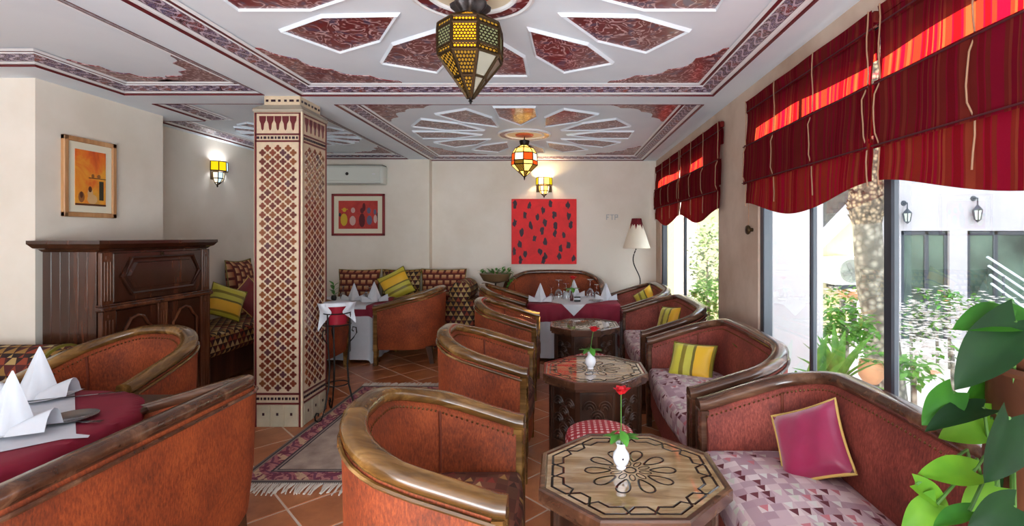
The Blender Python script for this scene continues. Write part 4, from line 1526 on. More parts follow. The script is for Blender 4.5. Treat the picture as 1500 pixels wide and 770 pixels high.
# before the patterned bench
napkin((-2.44, 5.78, TZ), 'white peaked napkin nearest the mosaic pillar, before the patterned bench', 1.1)
napkin((-2.15, 5.66, TZ), 'white peaked napkin beside the yellow cushion bench, near the table corner', 1.25, 0.5)
for p, lb in [((-2.62, 5.9), 'upturned glass beside the potted sprig before the patterned bench'), ((-2.36, 5.95), 'upturned glass standing between the two napkins before the patterned bench'), ((-2.26, 5.80), 'upturned glass right beside the larger napkin before the patterned bench')]:
    wineglass((p[0], p[1], TZ), lb, 0.15)
sp = thing('table_sprig', 'small green sprig in a dark jar before the patterned bench', 'plant', (-2.66, 5.75, TZ))
MB().lathe([(0.025, 0), (0.032, 0.03), (0.024, 0.06), (0.0, 0.058)], 14).build('jar', [BLACK], sp)
for k in range(8):
    m = MB()
    leaf_mesh(m, T(0, 0, 0.05 + 0.018 * k, rz=k * 2.2) @ T(ry=-0.9), 0.085, 0.04, 0.3)
    m.build('leaf', [LEAF], sp)
# beside the large foreground sofa
pa = plate((-2.13, 1.90, TZ), 'white dinner plate under the nearer tall napkin by the foreground sofa', 0.12)
pb = plate((-2.41, 2.28, TZ), 'white dinner plate under the farther tall napkin by the foreground sofa', 0.12)
napkin((-2.10, 1.87, TZ + 0.012), 'nearer tall white napkin on the maroon table by the foreground sofa', 1.25, 0.25)
napkin((-2.43, 2.28, TZ + 0.012), 'farther tall white napkin on the maroon table by the foreground sofa', 1.25, 0.25)
plate((-2.66, 2.02, TZ), 'white plate at the left frame edge behind the nearer napkin', 0.10)
cutlery('fork', (-1.96, 1.99, TZ), rad(4), 'steel fork crossing the white topper edge in front of the napkins')
cutlery('knife', (-2.22, 2.33, TZ), rad(24), 'steel knife by the farther tall napkin')
sv = thing('sauce_dish', 'grey pressed glass dish between the nearer napkin and the fork', 'dish', (-2.02, 2.03, TZ))
MB().lathe([(0.04, 0.0), (0.075, 0.006), (0.085, 0.014), (0.08, 0.014), (0.05, 0.006), (0.0, 0.005)], 24).build('dish', [plain('grey pressed glass', c(120, 118, 118), 0.15, 0.3)], sv)

# ------------------------------------------------------------------ dark bar cabinet against the left wall
CB = thing('bar_cabinet', 'dark mahogany bar cabinet with a moulded fall flap against the left wall', 'cabinet', (-3.43, 3.18, 0), 0)
DX, LY, HZ = 0.46, 0.98, 1.355
MB().box(0.07, DX - 0.03, 0.02, LY, 0.06, 1.30).build('body', [CABW], CB, smooth=False)
for k in range(6):
    x0 = 0.072 + k * (DX - 0.11) / 6
    MB().cbox(x0 + 0.001, x0 + (DX - 0.11) / 6 - 0.0005, 0.0, 0.022, 0.07, 1.295, 0.002).build('side_board', [CABW], CB, smooth=False)
MB().cbox(0.06, DX - 0.02, -0.01, LY + 0.01, 0.0, 0.075, 0.008).build('plinth', [CABW], CB, smooth=False)
cm = MB()
pr = [(0.0, 1.295), (0.012, 1.31), (0.03, 1.318), (0.045, 1.34), (0.05, 1.346), (0.05, 1.368)]
for (d0, z0), (d1, z1) in zip(pr[:-1], pr[1:]):
    cm.prism([(0.07 - d0, -d0), (DX + d0 - 0.02, -d0), (DX + d0 - 0.02, LY + d0), (0.07 - d0, LY + d0)], z0, z1 + 1e-4, 0, None, [(0.07 - d1, -d1), (DX + d1 - 0.02, -d1), (DX + d1 - 0.02, LY + d1), (0.07 - d1, LY + d1)])
cm.build('cornice_top', [CABW], CB, smooth=False)
def fluted(y0, y1, z0, z1, x):
    m = MB().cbox(DX - 0.03, x, y0, y1, z0, z1, 0.004)
    n = 3
    for k in range(n):
        yc = y0 + (k + 1) * (y1 - y0) / (n + 1)
        m.cbox(x - 0.001, x + 0.006, yc - 0.006, yc + 0.006, z0 + 0.03, z1 - 0.06, 0.003)
    m.box(x, x + 0.006, (y0 + y1) / 2 - 0.012, (y0 + y1) / 2 + 0.012, z1 - 0.045, z1 - 0.025)
    m.build('fluted_stile', [CABW_LITE], CB, smooth=False)
XF = DX - 0.005
fluted(0.0, 0.085, 0.94, 1.29, XF)
fluted(LY - 0.085, LY, 0.94, 1.29, XF)
fluted(0.0, 0.10, 0.07, 0.905, XF + 0.006)
fluted(LY - 0.10, LY, 0.07, 0.905, XF + 0.006)
fluted(LY / 2 - 0.045, LY / 2 + 0.045, 0.07, 0.905, XF + 0.006)
MB().cbox(DX - 0.04, XF + 0.022, -0.018, LY + 0.018, 0.905, 0.935, 0.008).cbox(DX - 0.04, XF + 0.012, -0.01, LY + 0.01, 0.935, 0.948, 0.005).build('waist_moulding', [CABW_LITE], CB, smooth=False)
fp = MB().cbox(DX - 0.03, XF - 0.004, 0.09, LY - 0.09, 0.95, 1.285, 0.006).build('fall_flap', [CABW], CB, smooth=False)
def hexa(y0, y1, z0, z1, k):
    zc = (z0 + z1) / 2
    return [(y0, zc), (y0 + k, z1), (y1 - k, z1), (y1, zc), (y1 - k, z0), (y0 + k, z0)]
hx_ = hexa(0.15, LY - 0.12, 1.0, 1.245, 0.075)
MB().tube([(XF + 0.002, y, z) for y, z in hx_], 0.013, 6, closed=True).build('flap_moulding', [CABW], fp, smooth=False)
hx2 = hexa(0.19, LY - 0.16, 1.03, 1.215, 0.06)
m = MB()
v = [(XF - 0.004, y, z) for y, z in hx2] + [(XF + 0.008, y * 0.94 + 0.03, z * 0.94 + 0.0675) for y, z in hx2]
m.add(v, [tuple(range(6, 12))] + [(i, (i + 1) % 6, 6 + (i + 1) % 6, 6 + i) for i in range(6)])
m.build('raised_field', [CABW], fp, smooth=False)
MB().lathe([(0.012, 0), (0.012, 0.006), (0.005, 0.008), (0.0, 0.008)], 12, 0, T(XF - 0.004, LY * 0.5, 1.268, ry=PI / 2)).build('lock', [BRASS], fp)
for y0, y1 in ((0.105, LY / 2 - 0.05), (LY / 2 + 0.05, LY - 0.105)):
    d = MB().cbox(DX - 0.03, XF - 0.002, y0, y1, 0.08, 0.90, 0.005).build('door', [CABW], CB, smooth=False)
    ym = (y0 + y1) / 2
    a, b = y0 + 0.045, y1 - 0.045
    arch = [(a, 0.16), (a, 0.74), (a + 0.03, 0.77), (ym - 0.05, 0.83), (ym, 0.845), (ym + 0.05, 0.83), (b - 0.03, 0.77), (b, 0.74), (b, 0.16)]
    MB().tube([(XF + 0.002, y, z) for y, z in arch], 0.010, 6, closed=True).build('arched_moulding', [CABW_LITE], d, smooth=False)
    yk = y1 - 0.02 if y0 < 0.2 else y0 + 0.02
    MB().lathe([(0.008, 0), (0.006, 0.012), (0.012, 0.02), (0.0, 0.027)], 10, 0, T(XF, yk, 0.6, ry=PI / 2)).build('knob', [BRASS], d)

# ------------------------------------------------------------------ patterned banquette benches
def rbox(m, x0, x1, y0, y1, z0, z1, b=0.05, seg=3, M=None):
    return m.cbox(x0, x1, y0, y1, z0, z1, b, 0, M, seg)
b1 = thing('banquette_bench', 'patterned banquette bench along the back wall behind the striped cushion', 'bench', (-2.5, 6.35, 0), 0, 'patterned banquette benches')
rbox(MB(), -1.2, 1.14, -0.27, 0.27, 0.30, 0.52, 0.05).build('mattress', [BANQ], b1)
MB().box(-1.2, 1.14, -0.25, 0.27, 0.0, 0.31).build('base', [BANQ], b1, smooth=False)
rbox(MB(), 1.06, 1.42, -0.27, 0.27, 0.0, 0.60, 0.03).build('arm_block', [BANQ], b1)
MB().lathe([(0.0, -0.30), (0.10, -0.298), (0.135, -0.27), (0.14, 0.0), (0.135, 0.27), (0.0, 0.28)], 24, 0, T(1.25, 0, 0.70, rx=-PI / 2)).build('bolster_arm', [BANQ], b1)
b2 = thing('banquette_bench', 'patterned banquette bench along the left wall beyond the cabinet', 'bench', (-3.42, 5.22, 0), 0, 'patterned banquette benches')
rbox(MB(), -0.31, 0.31, -0.98, 0.84, 0.30, 0.52, 0.05).build('mattress', [BANQ], b2)
MB().box(-0.31, 0.27, -0.96, 0.84, 0.06, 0.31).build('base', [WALNUT], b2, smooth=False)
b3 = thing('banquette_bench', 'patterned banquette bench with a round back roll at the left frame edge', 'bench', (-3.95, 2.86, 0), 0, 'patterned banquette benches')
rbox(MB(), -1.3, 0.93, -0.34, 0.30, 0.24, 0.48, 0.05).build('mattress', [BANQ], b3)
MB().box(-1.3, 0.93, -0.32, 0.30, 0.0, 0.25).build('base', [BANQ], b3, smooth=False)
MB().lathe([(0.0, -1.3), (0.15, -1.29), (0.165, -1.25), (0.165, 0.9), (0.15, 0.935), (0.0, 0.94)], 24, 0, T(0, 0.15, 0.565, ry=PI / 2)).build('back_roll', [BANQ], b3)
MB().lathe([(0.158, 0), (0.172, 0.006), (0.172, 0.02), (0.158, 0.026)], 24, 0, T(0.89, 0.15, 0.565, ry=PI / 2)).build('roll_piping', [OLIVE_PIPE], b3)
BC = 'patterned back cushions of the benches'
def back_cushion(loc, w_, h_, dirv, label, mat=CUSH_WEAVE, roll=0.0):
    return pillow('back_cushion', label, w_, h_, 0.16, [mat], loc, face(dirv, roll), OLIVE_PIPE, BC)
back_cushion((-2.68, 6.52, 0.735), 0.56, 0.44, (0, -1, 0.12), 'brick patterned back cushion nearest the mosaic pillar, on the bench along the back wall')
back_cushion((-2.12, 6.52, 0.735), 0.52, 0.44, (0, -1, 0.12), 'back cushion directly behind the striped yellow cushion, in the middle of the bench', BANQ)
back_cushion((-1.56, 6.52, 0.735), 0.60, 0.45, (0, -1, 0.12), 'brick patterned back cushion beside the bolster arm of the bench')
back_cushion((-3.62, 4.75, 0.735), 0.80, 0.44, (1, 0, 0.12), 'patterned back cushion on the left wall bench, beside the dark cabinet', CUSH_WEAVE, PI / 2)
back_cushion((-3.62, 5.58, 0.735), 0.80, 0.44, (1, 0, 0.12), 'patterned back cushion on the left wall bench, behind the mosaic pillar', CUSH_WEAVE, PI / 2)
pillow('yellow_cushion', 'yellow and green banded cushion leaning on the left wall bench by the cabinet', 0.33, 0.33, 0.12, [YEL], (-3.36, 4.93, 0.735), face((0.80, -0.45, 0.35), rad(245)), OLIVE_PIPE)
pillow('maroon_cushion', 'dark maroon cushion on the left wall bench beside the mosaic pillar', 0.33, 0.33, 0.12, [MAROON_SILK], (-3.38, 5.35, 0.73), face((0.85, -0.4, 0.3), rad(40)), GOLD_PIPE)
pillow('yellow_cushion', 'yellow cushion with diagonal olive stripes on the back wall bench', 0.36, 0.36, 0.12, [YEL], (-2.10, 6.26, 0.775), face((0.1, -1, 0.25), rad(118)), OLIVE_PIPE)

# ------------------------------------------------------------------ wrought iron bucket stand by the pillar
st = thing('bucket_stand', 'black wrought iron ice bucket stand with scroll feet beside the mosaic pillar', 'stand', (-1.75, 3.84, 0))
for k in range(3):
    a = rad(250 + 120 * k)
    def pol(r_, z, da=0.0):
        return (r_ * math.cos(a + da), r_ * math.sin(a + da), z)
    pts = [pol(0.095, 0.80), pol(0.09, 0.55), pol(0.075, 0.40), pol(0.085, 0.24), pol(0.12, 0.09), pol(0.155, 0.015), pol(0.185, 0.008), pol(0.21, 0.03), pol(0.215, 0.06), pol(0.20, 0.08), pol(0.182, 0.072), pol(0.182, 0.052)]
    leg = MB().tube(pts, 0.0065, 6).build('leg', [IRON], st)
    sc_ = [pol(0.085, 0.56), pol(0.12, 0.60), pol(0.145, 0.64), pol(0.14, 0.68), pol(0.115, 0.685), pol(0.11, 0.66), pol(0.122, 0.65)]
    MB().tube(sc_, 0.005, 6).build('scroll', [IRON], leg)
for r_, z in ((0.098, 0.80), (0.082, 0.245), (0.10, 0.71)):
    MB().tube([(r_ * math.cos(2 * PI * k / 24), r_ * math.sin(2 * PI * k / 24), z) for k in range(24)], 0.005, 6, closed=True).build('ring', [IRON], st)
bk = thing('ice_bucket', 'maroon ice bucket held in the wrought iron stand', 'bucket', (-1.75, 3.84, 0.715))
MB().lathe([(0.0, 0.0), (0.072, 0.0), (0.090, 0.155), (0.093, 0.16), (0.086, 0.158), (0.068, 0.01)], 24, cap=False).build('pail', [plain('maroon enamel', c(142, 26, 44), 0.35)], bk)
m = MB()
m.lathe([(0.0, 0.170), (0.06, 0.169), (0.097, 0.168), (0.102, 0.158), (0.104, 0.142)], 24, cap=False)
for sg in (-1, 1):
    rows = []
    for j in range(9):
        d = j / 8
        row = []
        for i in range(7):
            v = i / 6
            x = sg * (0.055 + 0.085 * v + 0.012 * math.sin(5 * d + 3 * v))
            y = -0.088 + 0.085 * v + 0.012 * math.sin(7 * v + 4 * d)
            drop = (0.07 + (0.15 if sg < 0 else 0.10) * v) * d
            row.append((x * (1 - 0.12 * d), y, 0.166 - drop))
        rows.append(row)
    m.grid(rows)
tag(m.build('service_cloth', [WHITE_CLOTH], None, (-1.75, 3.84, 0.715), 0.42, angle=80), 'white service cloth draped over the maroon ice bucket', 'cloth')

# ------------------------------------------------------------------ rug
rg = thing('rug', 'woven beige rug with a purple and tan border and white fringe', 'rug', (-1.25, 3.66, 0.0))
MB().cbox(-0.60, 0.60, -0.90, 0.90, 0.001, 0.010, 0.003).build('pile', [RUG], rg, smooth=False)
m = MB()
rr = random.Random(3)
for e in (-1, 1):
    for k in range(100):
        x = -0.595 + k * 0.012
        dx = rr.uniform(-0.02, 0.03)
        L = rr.uniform(0.08, 0.12)
        m.tube([(x, e * 0.895, 0.007), (x + dx * 0.4, e * (0.90 + L * 0.5), 0.006 + rr.uniform(0, 0.006)), (x + dx, e * (0.90 + L), 0.004)], [0.005, 0.0055, 0.004], 4)
m.build('fringe', [FRINGE], rg, uv=False, kind='stuff')

# ------------------------------------------------------------------ pictures, air conditioner, wall marks
def picture(label, loc, rz, w_, h_, fr, mount, frame_m, canvas, marks, group=None):
    """hangs with its back on the wall; local x along the wall, -y out of it"""
    t = thing('framed_picture', label, 'picture', loc, rz, group)
    m = MB()
    d = 0.028
    m.cbox(-w_ / 2, w_ / 2, -d, 0, h_ / 2 - fr, h_ / 2, 0.004).cbox(-w_ / 2, w_ / 2, -d, 0, -h_ / 2, -h_ / 2 + fr, 0.004)
    m.cbox(-w_ / 2, -w_ / 2 + fr, -d, 0, -h_ / 2, h_ / 2, 0.004).cbox(w_ / 2 - fr, w_ / 2, -d, 0, -h_ / 2, h_ / 2, 0.004)
    m.build('frame', [frame_m], t, smooth=False)
    MB().box(-w_ / 2 + fr * 0.8, w_ / 2 - fr * 0.8, -0.016, -0.002, -h_ / 2 + fr * 0.8, h_ / 2 - fr * 0.8).build('mount', [MAT_CREAM], t, smooth=False)
    a, b = w_ / 2 - fr - mount, h_ / 2 - fr - mount
    cv = MB().box(-a, a, -0.019, -0.014, -b, b).build('painted_sheet', [canvas], t, smooth=False)
    groups = {}
    for mat, kind, args in marks:
        mm = groups.setdefault(mat.name, (mat, MB()))[1]
        y0, y1 = -0.0202 - 0.0004 * len(mm.f) * 0.01, -0.018
        if kind == 'box':
            x0, x1, z0, z1 = args
            mm.box(x0 * a, x1 * a, y0, y1, z0 * b, z1 * b)
        else:
            x, z, rx, rz_ = args
            pl = [(x * a + rx * a * math.cos(q_), z * b + rz_ * b * math.sin(q_)) for q_ in [2 * PI * k / 12 for k in range(12)]]
            v = [(p[0], y0, p[1]) for p in pl]
            mm.add(v, [tuple(range(12))])
    for mat, mm in groups.values():
        mm.build('painted_marks', [mat], cv, smooth=False, kind='stuff')
    return t
def m_canvas(name, stops, scale, vert=0.0):
    g = G(name)
    o = g.co()
    x, y, z = g.xyz(o)
    f = g.math('ADD', g.noise(o, scale, 4, 0.6, 0.6), g.math('MULTIPLY', z, vert))
    return g.done(g.bsdf(g.ramp(f, stops), 0.6))
CAN1 = m_canvas('orange interior painting', [(0.25, c(206, 150, 62)), (0.75, c(186, 66, 26)), (0.42, c(232, 160, 48)), (0.6, c(224, 106, 32))], 5, 0.9)
BR1, BR2 = plain('painted brown', c(86, 44, 20), 0.6), plain('painted dark green', c(52, 48, 30), 0.6)
BR3, BR4 = plain('painted tan', c(214, 170, 116), 0.6), plain('painted ochre', c(150, 92, 44), 0.6)
picture('wood framed orange painting of a seated figure under a shelf, above the dark cabinet', (-3.434, 3.57, 1.815), PI / 2, 0.40, 0.565, 0.034, 0.05, PICTW, CAN1,
        [(BR1, 'box', (-0.15, 1.0, 0.0, 0.03)), (BR4, 'oval', (0.12, 0.09, 0.10, 0.08)), (BR4, 'oval', (0.52, 0.09, 0.12, 0.08)),
         (BR2, 'box', (0.55, 0.84, -0.78, -0.08)), (BR1, 'box', (-1, 1, -1.0, -0.93)), (BR4, 'oval', (-0.62, -0.7, 0.2, 0.2)), (BR1, 'oval', (-0.62, -0.62, 0.10, 0.12)),
         (BR3, 'oval', (0.08, -0.76, 0.34, 0.18)), (BR3, 'oval', (-0.05, -0.55, 0.18, 0.2)), (BR1, 'oval', (-0.06, -0.40, 0.12, 0.11))])
CAN2 = m_canvas('red figures painting', [(0.35, c(168, 44, 40)), (0.65, c(194, 62, 52))], 9)
PY, PG, PD, PB = plain('painted yellow', c(206, 168, 40), 0.6), plain('painted grey pink', c(206, 168, 160), 0.6), plain('painted deep maroon', c(94, 18, 28), 0.6), plain('painted slate blue', c(96, 96, 124), 0.6)
PK = plain('painted black', c(36, 32, 40), 0.6)
p2 = at(525.5, 314.5, W2L)
picture('red framed picture of five robed figures on red, below the air conditioner', (p2.x, W2L - 0.001, p2.z), 0, 0.715, 0.565, 0.032, 0.062, RED_FRAME, CAN2,
        [(PY, 'oval', (-0.72, -0.35, 0.18, 0.45)), (PY, 'oval', (-0.70, 0.35, 0.10, 0.16)), (PY, 'box', (-0.85, -0.52, 0.36, 0.42)), (PK, 'oval', (-0.93, 0.0, 0.06, 0.14)),
         (PG, 'oval', (-0.28, -0.42, 0.16, 0.35)), (PG, 'oval', (-0.26, 0.32, 0.11, 0.20)), (PD, 'oval', (0.2, -0.4, 0.16, 0.5)), (PD, 'oval', (0.3, 0.55, 0.08, 0.3)), (PD, 'oval', (0.2, 0.3, 0.1, 0.2)),
         (PB, 'oval', (0.58, -0.38, 0.14, 0.34)), (PB, 'oval', (0.55, 0.3, 0.1, 0.22)), (PG, 'oval', (0.88, -0.3, 0.09, 0.3)), (PB, 'oval', (0.86, 0.2, 0.07, 0.2)), (PK, 'box', (0.96, 1.0, -0.4, 0.15))])
# unframed red canvas
p3 = at(797, 339, YB)
rc_ = thing('red_canvas', 'large square red canvas dotted with dark strokes on the back wall', 'painting', (p3.x, YB - 0.001, p3.z))
RW_, RH_ = 95 / 720 * YB, 95 / 720 * YB
cv = MB().cbox(-RW_ / 2, RW_ / 2, -0.03, 0, -RH_ / 2, RH_ / 2, 0.004).build('canvas', [m_canvas('bright red canvas', [(0.3, c(212, 6, 16)), (0.7, c(236, 14, 24))], 8)], rc_, smooth=False)
DB = plain('dark strokes', c(52, 22, 40), 0.6)
spots = [(.04, .07), (.27, .08), (.88, .07), (.6, .07), (.2, .24), (.48, .16), (.66, .23), (.4, .28), (.89, .25), (.04, .36), (.52, .36), (.29, .41), (.68, .41), (.92, .39), (.15, .51), (.47, .49), (.67, .53), (.81, .55), (.35, .61), (.52, .67), (.88, .72), (.12, .70), (.76, .77), (.03, .82), (.2, .86), (.44, .82), (.74, .90), (.52, .90), (.13, .95), (.49, .97), (.97, .92)]
m = MB()
rr = random.Random(5)
for (u, v_) in spots:
    cx_, cz_ = (u - 0.5) * RW_ * 0.97, (0.5 - v_) * RH_ * 0.96
    n = 12
    pl = []
    for k in range(n):
        a = 2 * PI * k / n
        r_ = 1 + rr.uniform(-0.35, 0.35)
        pl.append((max(-RW_ / 2 + .003, min(RW_ / 2 - .003, cx_ + 0.028 * r_ * math.cos(a))), -0.0312, max(-RH_ / 2 + .003, min(RH_ / 2 - .003, cz_ + 0.050 * r_ * math.sin(a)))))
    m.add(pl + [(p[0], -0.029, p[2]) for p in pl], [tuple(range(n))] + [(i, (i + 1) % n, n + (i + 1) % n, n + i) for i in range(n)])
m.build('painted_strokes', [DB], cv, smooth=False, kind='stuff')
# air conditioner
p4 = at(524, 258, W2L)
ac = thing('air_conditioner', 'white wall air conditioner above the red framed picture', 'air conditioner', (p4.x - 0.06, W2L, p4.z))
MB().cbox(-0.47, 0.47, -0.19, 0.0, -0.125, 0.125, 0.03, 0, None, 3).build('housing', [AC_WHITE], ac)
MB().cbox(-0.44, 0.44, -0.197, -0.15, -0.09, 0.105, 0.012).build('front_panel', [AC_WHITE], ac)
MB().cbox(-0.44, 0.44, -0.185, -0.13, -0.118, -0.097, 0.006).build('louvre', [plain('louvre grey', c(150, 156, 150), 0.5)], ac)
MB().lathe([(0.0, 0.0), (0.022, 0.0), (0.020, 0.004), (0.0, 0.004)], 16, 0, T(0.0, -0.196, 0.01, rx=PI / 2)).build('sensor', [BLACK], ac)
MB().box(0.33, 0.37, -0.199, -0.196, 0.0, 0.012).build('indicator', [PORCELAIN], ac, smooth=False)
MB().box(-0.46, 0.46, -0.17, -0.03, 0.124, 0.128).build('intake_grille', [BLACK], ac, smooth=False)
p5 = at(897, 318, YB)
wm = thing('wall_lettering', 'faint small grey lettering on the back wall beside the lamp shade', 'sign', (p5.x, YB, p5.z))
gm = plain('faint grey lettering', c(176, 180, 180), 0.7)
for x0, strokes in ((-0.085, [(0, .012, 0, .075), (0, .045, .063, .075), (.012, .035, .03, .042)]), (-0.03, [(0, .05, .063, .075), (.02, .032, 0, .063)]), (0.03, [(0, .012, 0, .075), (.012, .045, .063, .075), (.012, .04, .03, .045), (.035, .048, .03, .075)])):
    m = MB()
    for a, b, z0, z1 in strokes:
        m.box(x0 + a, x0 + b, -0.003, 0.0, z0 - 0.037, z1 - 0.037)
    m.build('letter', [gm], wm, smooth=False)

# ------------------------------------------------------------------ lanterns and sconces
def ngon_rows(prof, n, rot):
    return [[(r_ * math.cos(rot + 2 * PI * k / n), r_ * math.sin(rot + 2 * PI * k / n), z) for k in range(n)] for r_, z in prof]
def point(loc, power, color, size=0.03):
    d = bpy.data.lights.new('bulb', 'POINT')
    d.energy = power
    d.color = color
    d.shadow_soft_size = size
    o = bpy.data.objects.new('bulb_light', d)
    COL.objects.link(o)
    o.location = loc
    return o
def big_lantern(cx, cy):
    t = thing('pierced_lantern', 'large octagonal pierced brass lantern glowing amber, hanging nearest', 'lantern', (cx, cy, 0))
    n, rot = 8, PI / 8
    k = 0.00301
    Z = lambda py: EYE + (345 - py) * k
    rings = [(0.050, Z(24)), (0.139, Z(41)), (0.142, Z(50)), (0.142, Z(77)), (0.139, Z(87)), (0.072, Z(116)), (0.012, Z(143))]
    names = ['shoulder', 'upper_band', 'lantern_pane', 'lower_band', 'upper_cone', 'lower_cone']
    rows = ngon_rows(rings, n, rot)
    for j in range(len(rings) - 1):
        for i in range(n):
            a, b, c_, d_ = rows[j][i], rows[j][(i + 1) % n], rows[j + 1][(i + 1) % n], rows[j + 1][i]
            facing = math.cos(rot + 2 * PI * (i + 0.5) / n + PI / 2 - 0.35)
            ca_ = math.cos(rot + 2 * PI * (i + 0.5) / n)
            front = math.sin(rot + 2 * PI * (i + 0.5) / n) < -0.9
            mat = AMBER if front and j < 4 else (AMBER_DIM if j in (0, 1, 3) or (j >= 4 and ca_ < 0.3) else (PANE_GREY if j >= 4 else GREEN_DIM))
            MB().add([a, b, c_, d_], [(0, 1, 2, 3)]).build(names[j], [mat], t, smooth=False)
    fm = MB()
    for j, row in enumerate(rows):
        if j < len(rows) - 1:
            fm.tube(row, 0.0075, 5, closed=True)
        if j < len(rows) - 1:
            for i in range(n):
                fm.tube([row[i], rows[j + 1][i]], 0.008, 5)
    fm.build('brass_frame', [BRASS], t, smooth=False)
    cm_ = MB()
    N = 32
    pr = [(0.050, Z(24)), (0.055, Z(21)), (0.080, Z(14)), (0.083, Z(8)), (0.06, Z(2)), (0.02, Z(-2))]
    cm_.grid([[(r_ * (1 + 0.09 * math.sin(8 * 2 * PI * q_ / N)) * math.cos(2 * PI * q_ / N), r_ * (1 + 0.09 * math.sin(8 * 2 * PI * q_ / N)) * math.sin(2 * PI * q_ / N), z) for q_ in range(N)] for r_, z in pr], 0, None, True)
    cm_.build('fluted_crown', [plain('dark pierced metal', c(60, 56, 56), 0.35, 0.7, var=0.4, scale=40)], t)
    MB().tube([(0, 0, Z(0)), (0, 0, HC - 0.01)], 0.008, 6).build('hanging_rod', [IRON], t)
    MB().lathe([(0.004, Z(152)), (0.006, Z(149)), (0.011, Z(148)), (0.005, Z(146)), (0.012, Z(142)), (0.004, Z(141))], 8).build('finial', [IRON], t)
    point((cx, cy, Z(70)), 6, (1.0, 0.72, 0.35))
    return t
big_lantern(-0.40, 2.17)
def small_lantern(cx, cy):
    t = thing('glass_lantern', 'smaller lantern with red, white and amber panes hanging before the back wall', 'lantern', (cx, cy, 0))
    n, rot = 8, 0.0
    k = 0.00724
    Z = lambda py: EYE + (345 - py) * k
    rings = [(0.040, Z(212)), (0.095, Z(216)), (0.132, Z(224)), (0.136, Z(235)), (0.138, Z(241)), (0.068, Z(250)), (0.008, Z(258))]
    rows = ngon_rows(rings, n, rot)
    cols = [GLOW_WARM, GLOW_RED, GLOW_WHITE]
    for j in range(len(rings) - 1):
        for i in range(n):
            mat = GLOW_WARM
            if j == 2:
                mat = [GLOW_RED, GLOW_WHITE][(i) % 2]
            if j == 3:
                mat = [GLOW_WARM, GLOW_RED, AMBER_DIM][i % 3]
            if j >= 4:
                mat = [GLOW_WARM, AMBER_DIM][(i + j) % 2]
            MB().add([rows[j][i], rows[j][(i + 1) % n], rows[j + 1][(i + 1) % n], rows[j + 1][i]], [(0, 1, 2, 3)]).build('glass_pane', [mat], t, smooth=False)
    fm = MB()
    for j, row in enumerate(rows[:-1]):
        fm.tube(row, 0.006, 5, closed=True)
        for i in range(n):
            fm.tube([row[i], rows[j + 1][i]], 0.006, 5)
    fm.build('metal_frame', [BRASS], t, smooth=False)
    MB().lathe([(0.04, Z(212)), (0.05, Z(209)), (0.056, Z(205)), (0.03, Z(204)), (0.01, Z(203))], 16).build('crown', [IRON], t)
    MB().tube([(0, 0, Z(204)), (0, 0, HC - 0.01)], 0.007, 6).build('hanging_rod', [IRON], t)
    MB().lathe([(0.004, Z(263)), (0.010, Z(259)), (0.004, Z(257))], 8).build('finial', [IRON], t)
    point((cx, cy, Z(206.5)), 7, (1.0, 0.66, 0.32))
    return t
small_lantern(-0.393, 5.26)
def sconce(label, loc, rz, top_mats, low_mats, r_=0.095):
    """half lantern on a wall; local -y points into the room"""
    t = thing('wall_sconce', label, 'sconce', loc, rz, 'half lantern wall sconces')
    n = 4
    ang = [PI + PI * i / n for i in range(n + 1)]
    rings = [(r_, 0.10), (r_ * 1.02, 0.0), (r_ * 0.68, -0.012), (r_ * 0.62, -0.08), (r_ * 0.35, -0.125), (0.008, -0.15)]
    rows = [[(q_ * math.cos(a), q_ * math.sin(a), z) for a in ang] for q_, z in rings]
    fm = MB()
    for j in range(len(rings)):
        fm.tube(rows[j], 0.006, 5)
        if j < len(rings) - 1:
            for i in range(n + 1):
                fm.tube([rows[j][i], rows[j + 1][i]], 0.0055, 5)
            for i in range(n):
                if j == 0:
                    mat = top_mats[i % len(top_mats)]
                else:
                    mat = low_mats[i % len(low_mats)]
                if j in (0, 2, 3):
                    MB().add([rows[j][i], rows[j][i + 1], rows[j + 1][i + 1], rows[j + 1][i]], [(0, 1, 2, 3)]).build('glass_pane', [mat], t, smooth=False)
    fm.build('metal_frame', [BRASS], t, smooth=False)
    MB().box(-r_, r_, -0.006, 0.0, -0.10, 0.09).build('back_plate', [BRASS], t, smooth=False)
    MB().lathe([(0.004, -0.175), (0.010, -0.16), (0.004, -0.148)], 8, 0, T(0, -0.006, 0)).build('finial', [IRON], t)
    return t
p6 = at(797, 271, YB)
sconce('amber glass half lantern sconce glowing above the red canvas', (p6.x, YB, p6.z), 0, [GLOW_YELLOW, GLOW_WHITE, GLOW_WARM, GLOW_YELLOW], [GLOW_WARM, GLOW_WHITE], 0.108)
point((p6.x, YB - 0.06, p6.z + 0.05), 9, (1.0, 0.72, 0.4), 0.04)
sconce('half lantern sconce with a yellow and a pale blue pane on the left wall', (-3.74, 5.34, 2.10), PI / 2, [GLOW_YELLOW, GLOW_YELLOW, GLOW_BLUE, GLOW_BLUE], [GLOW_WHITE, GLOW_BLUE], 0.10)
point((-3.67, 5.34, 2.16), 3, (0.95, 0.95, 1.0), 0.04)

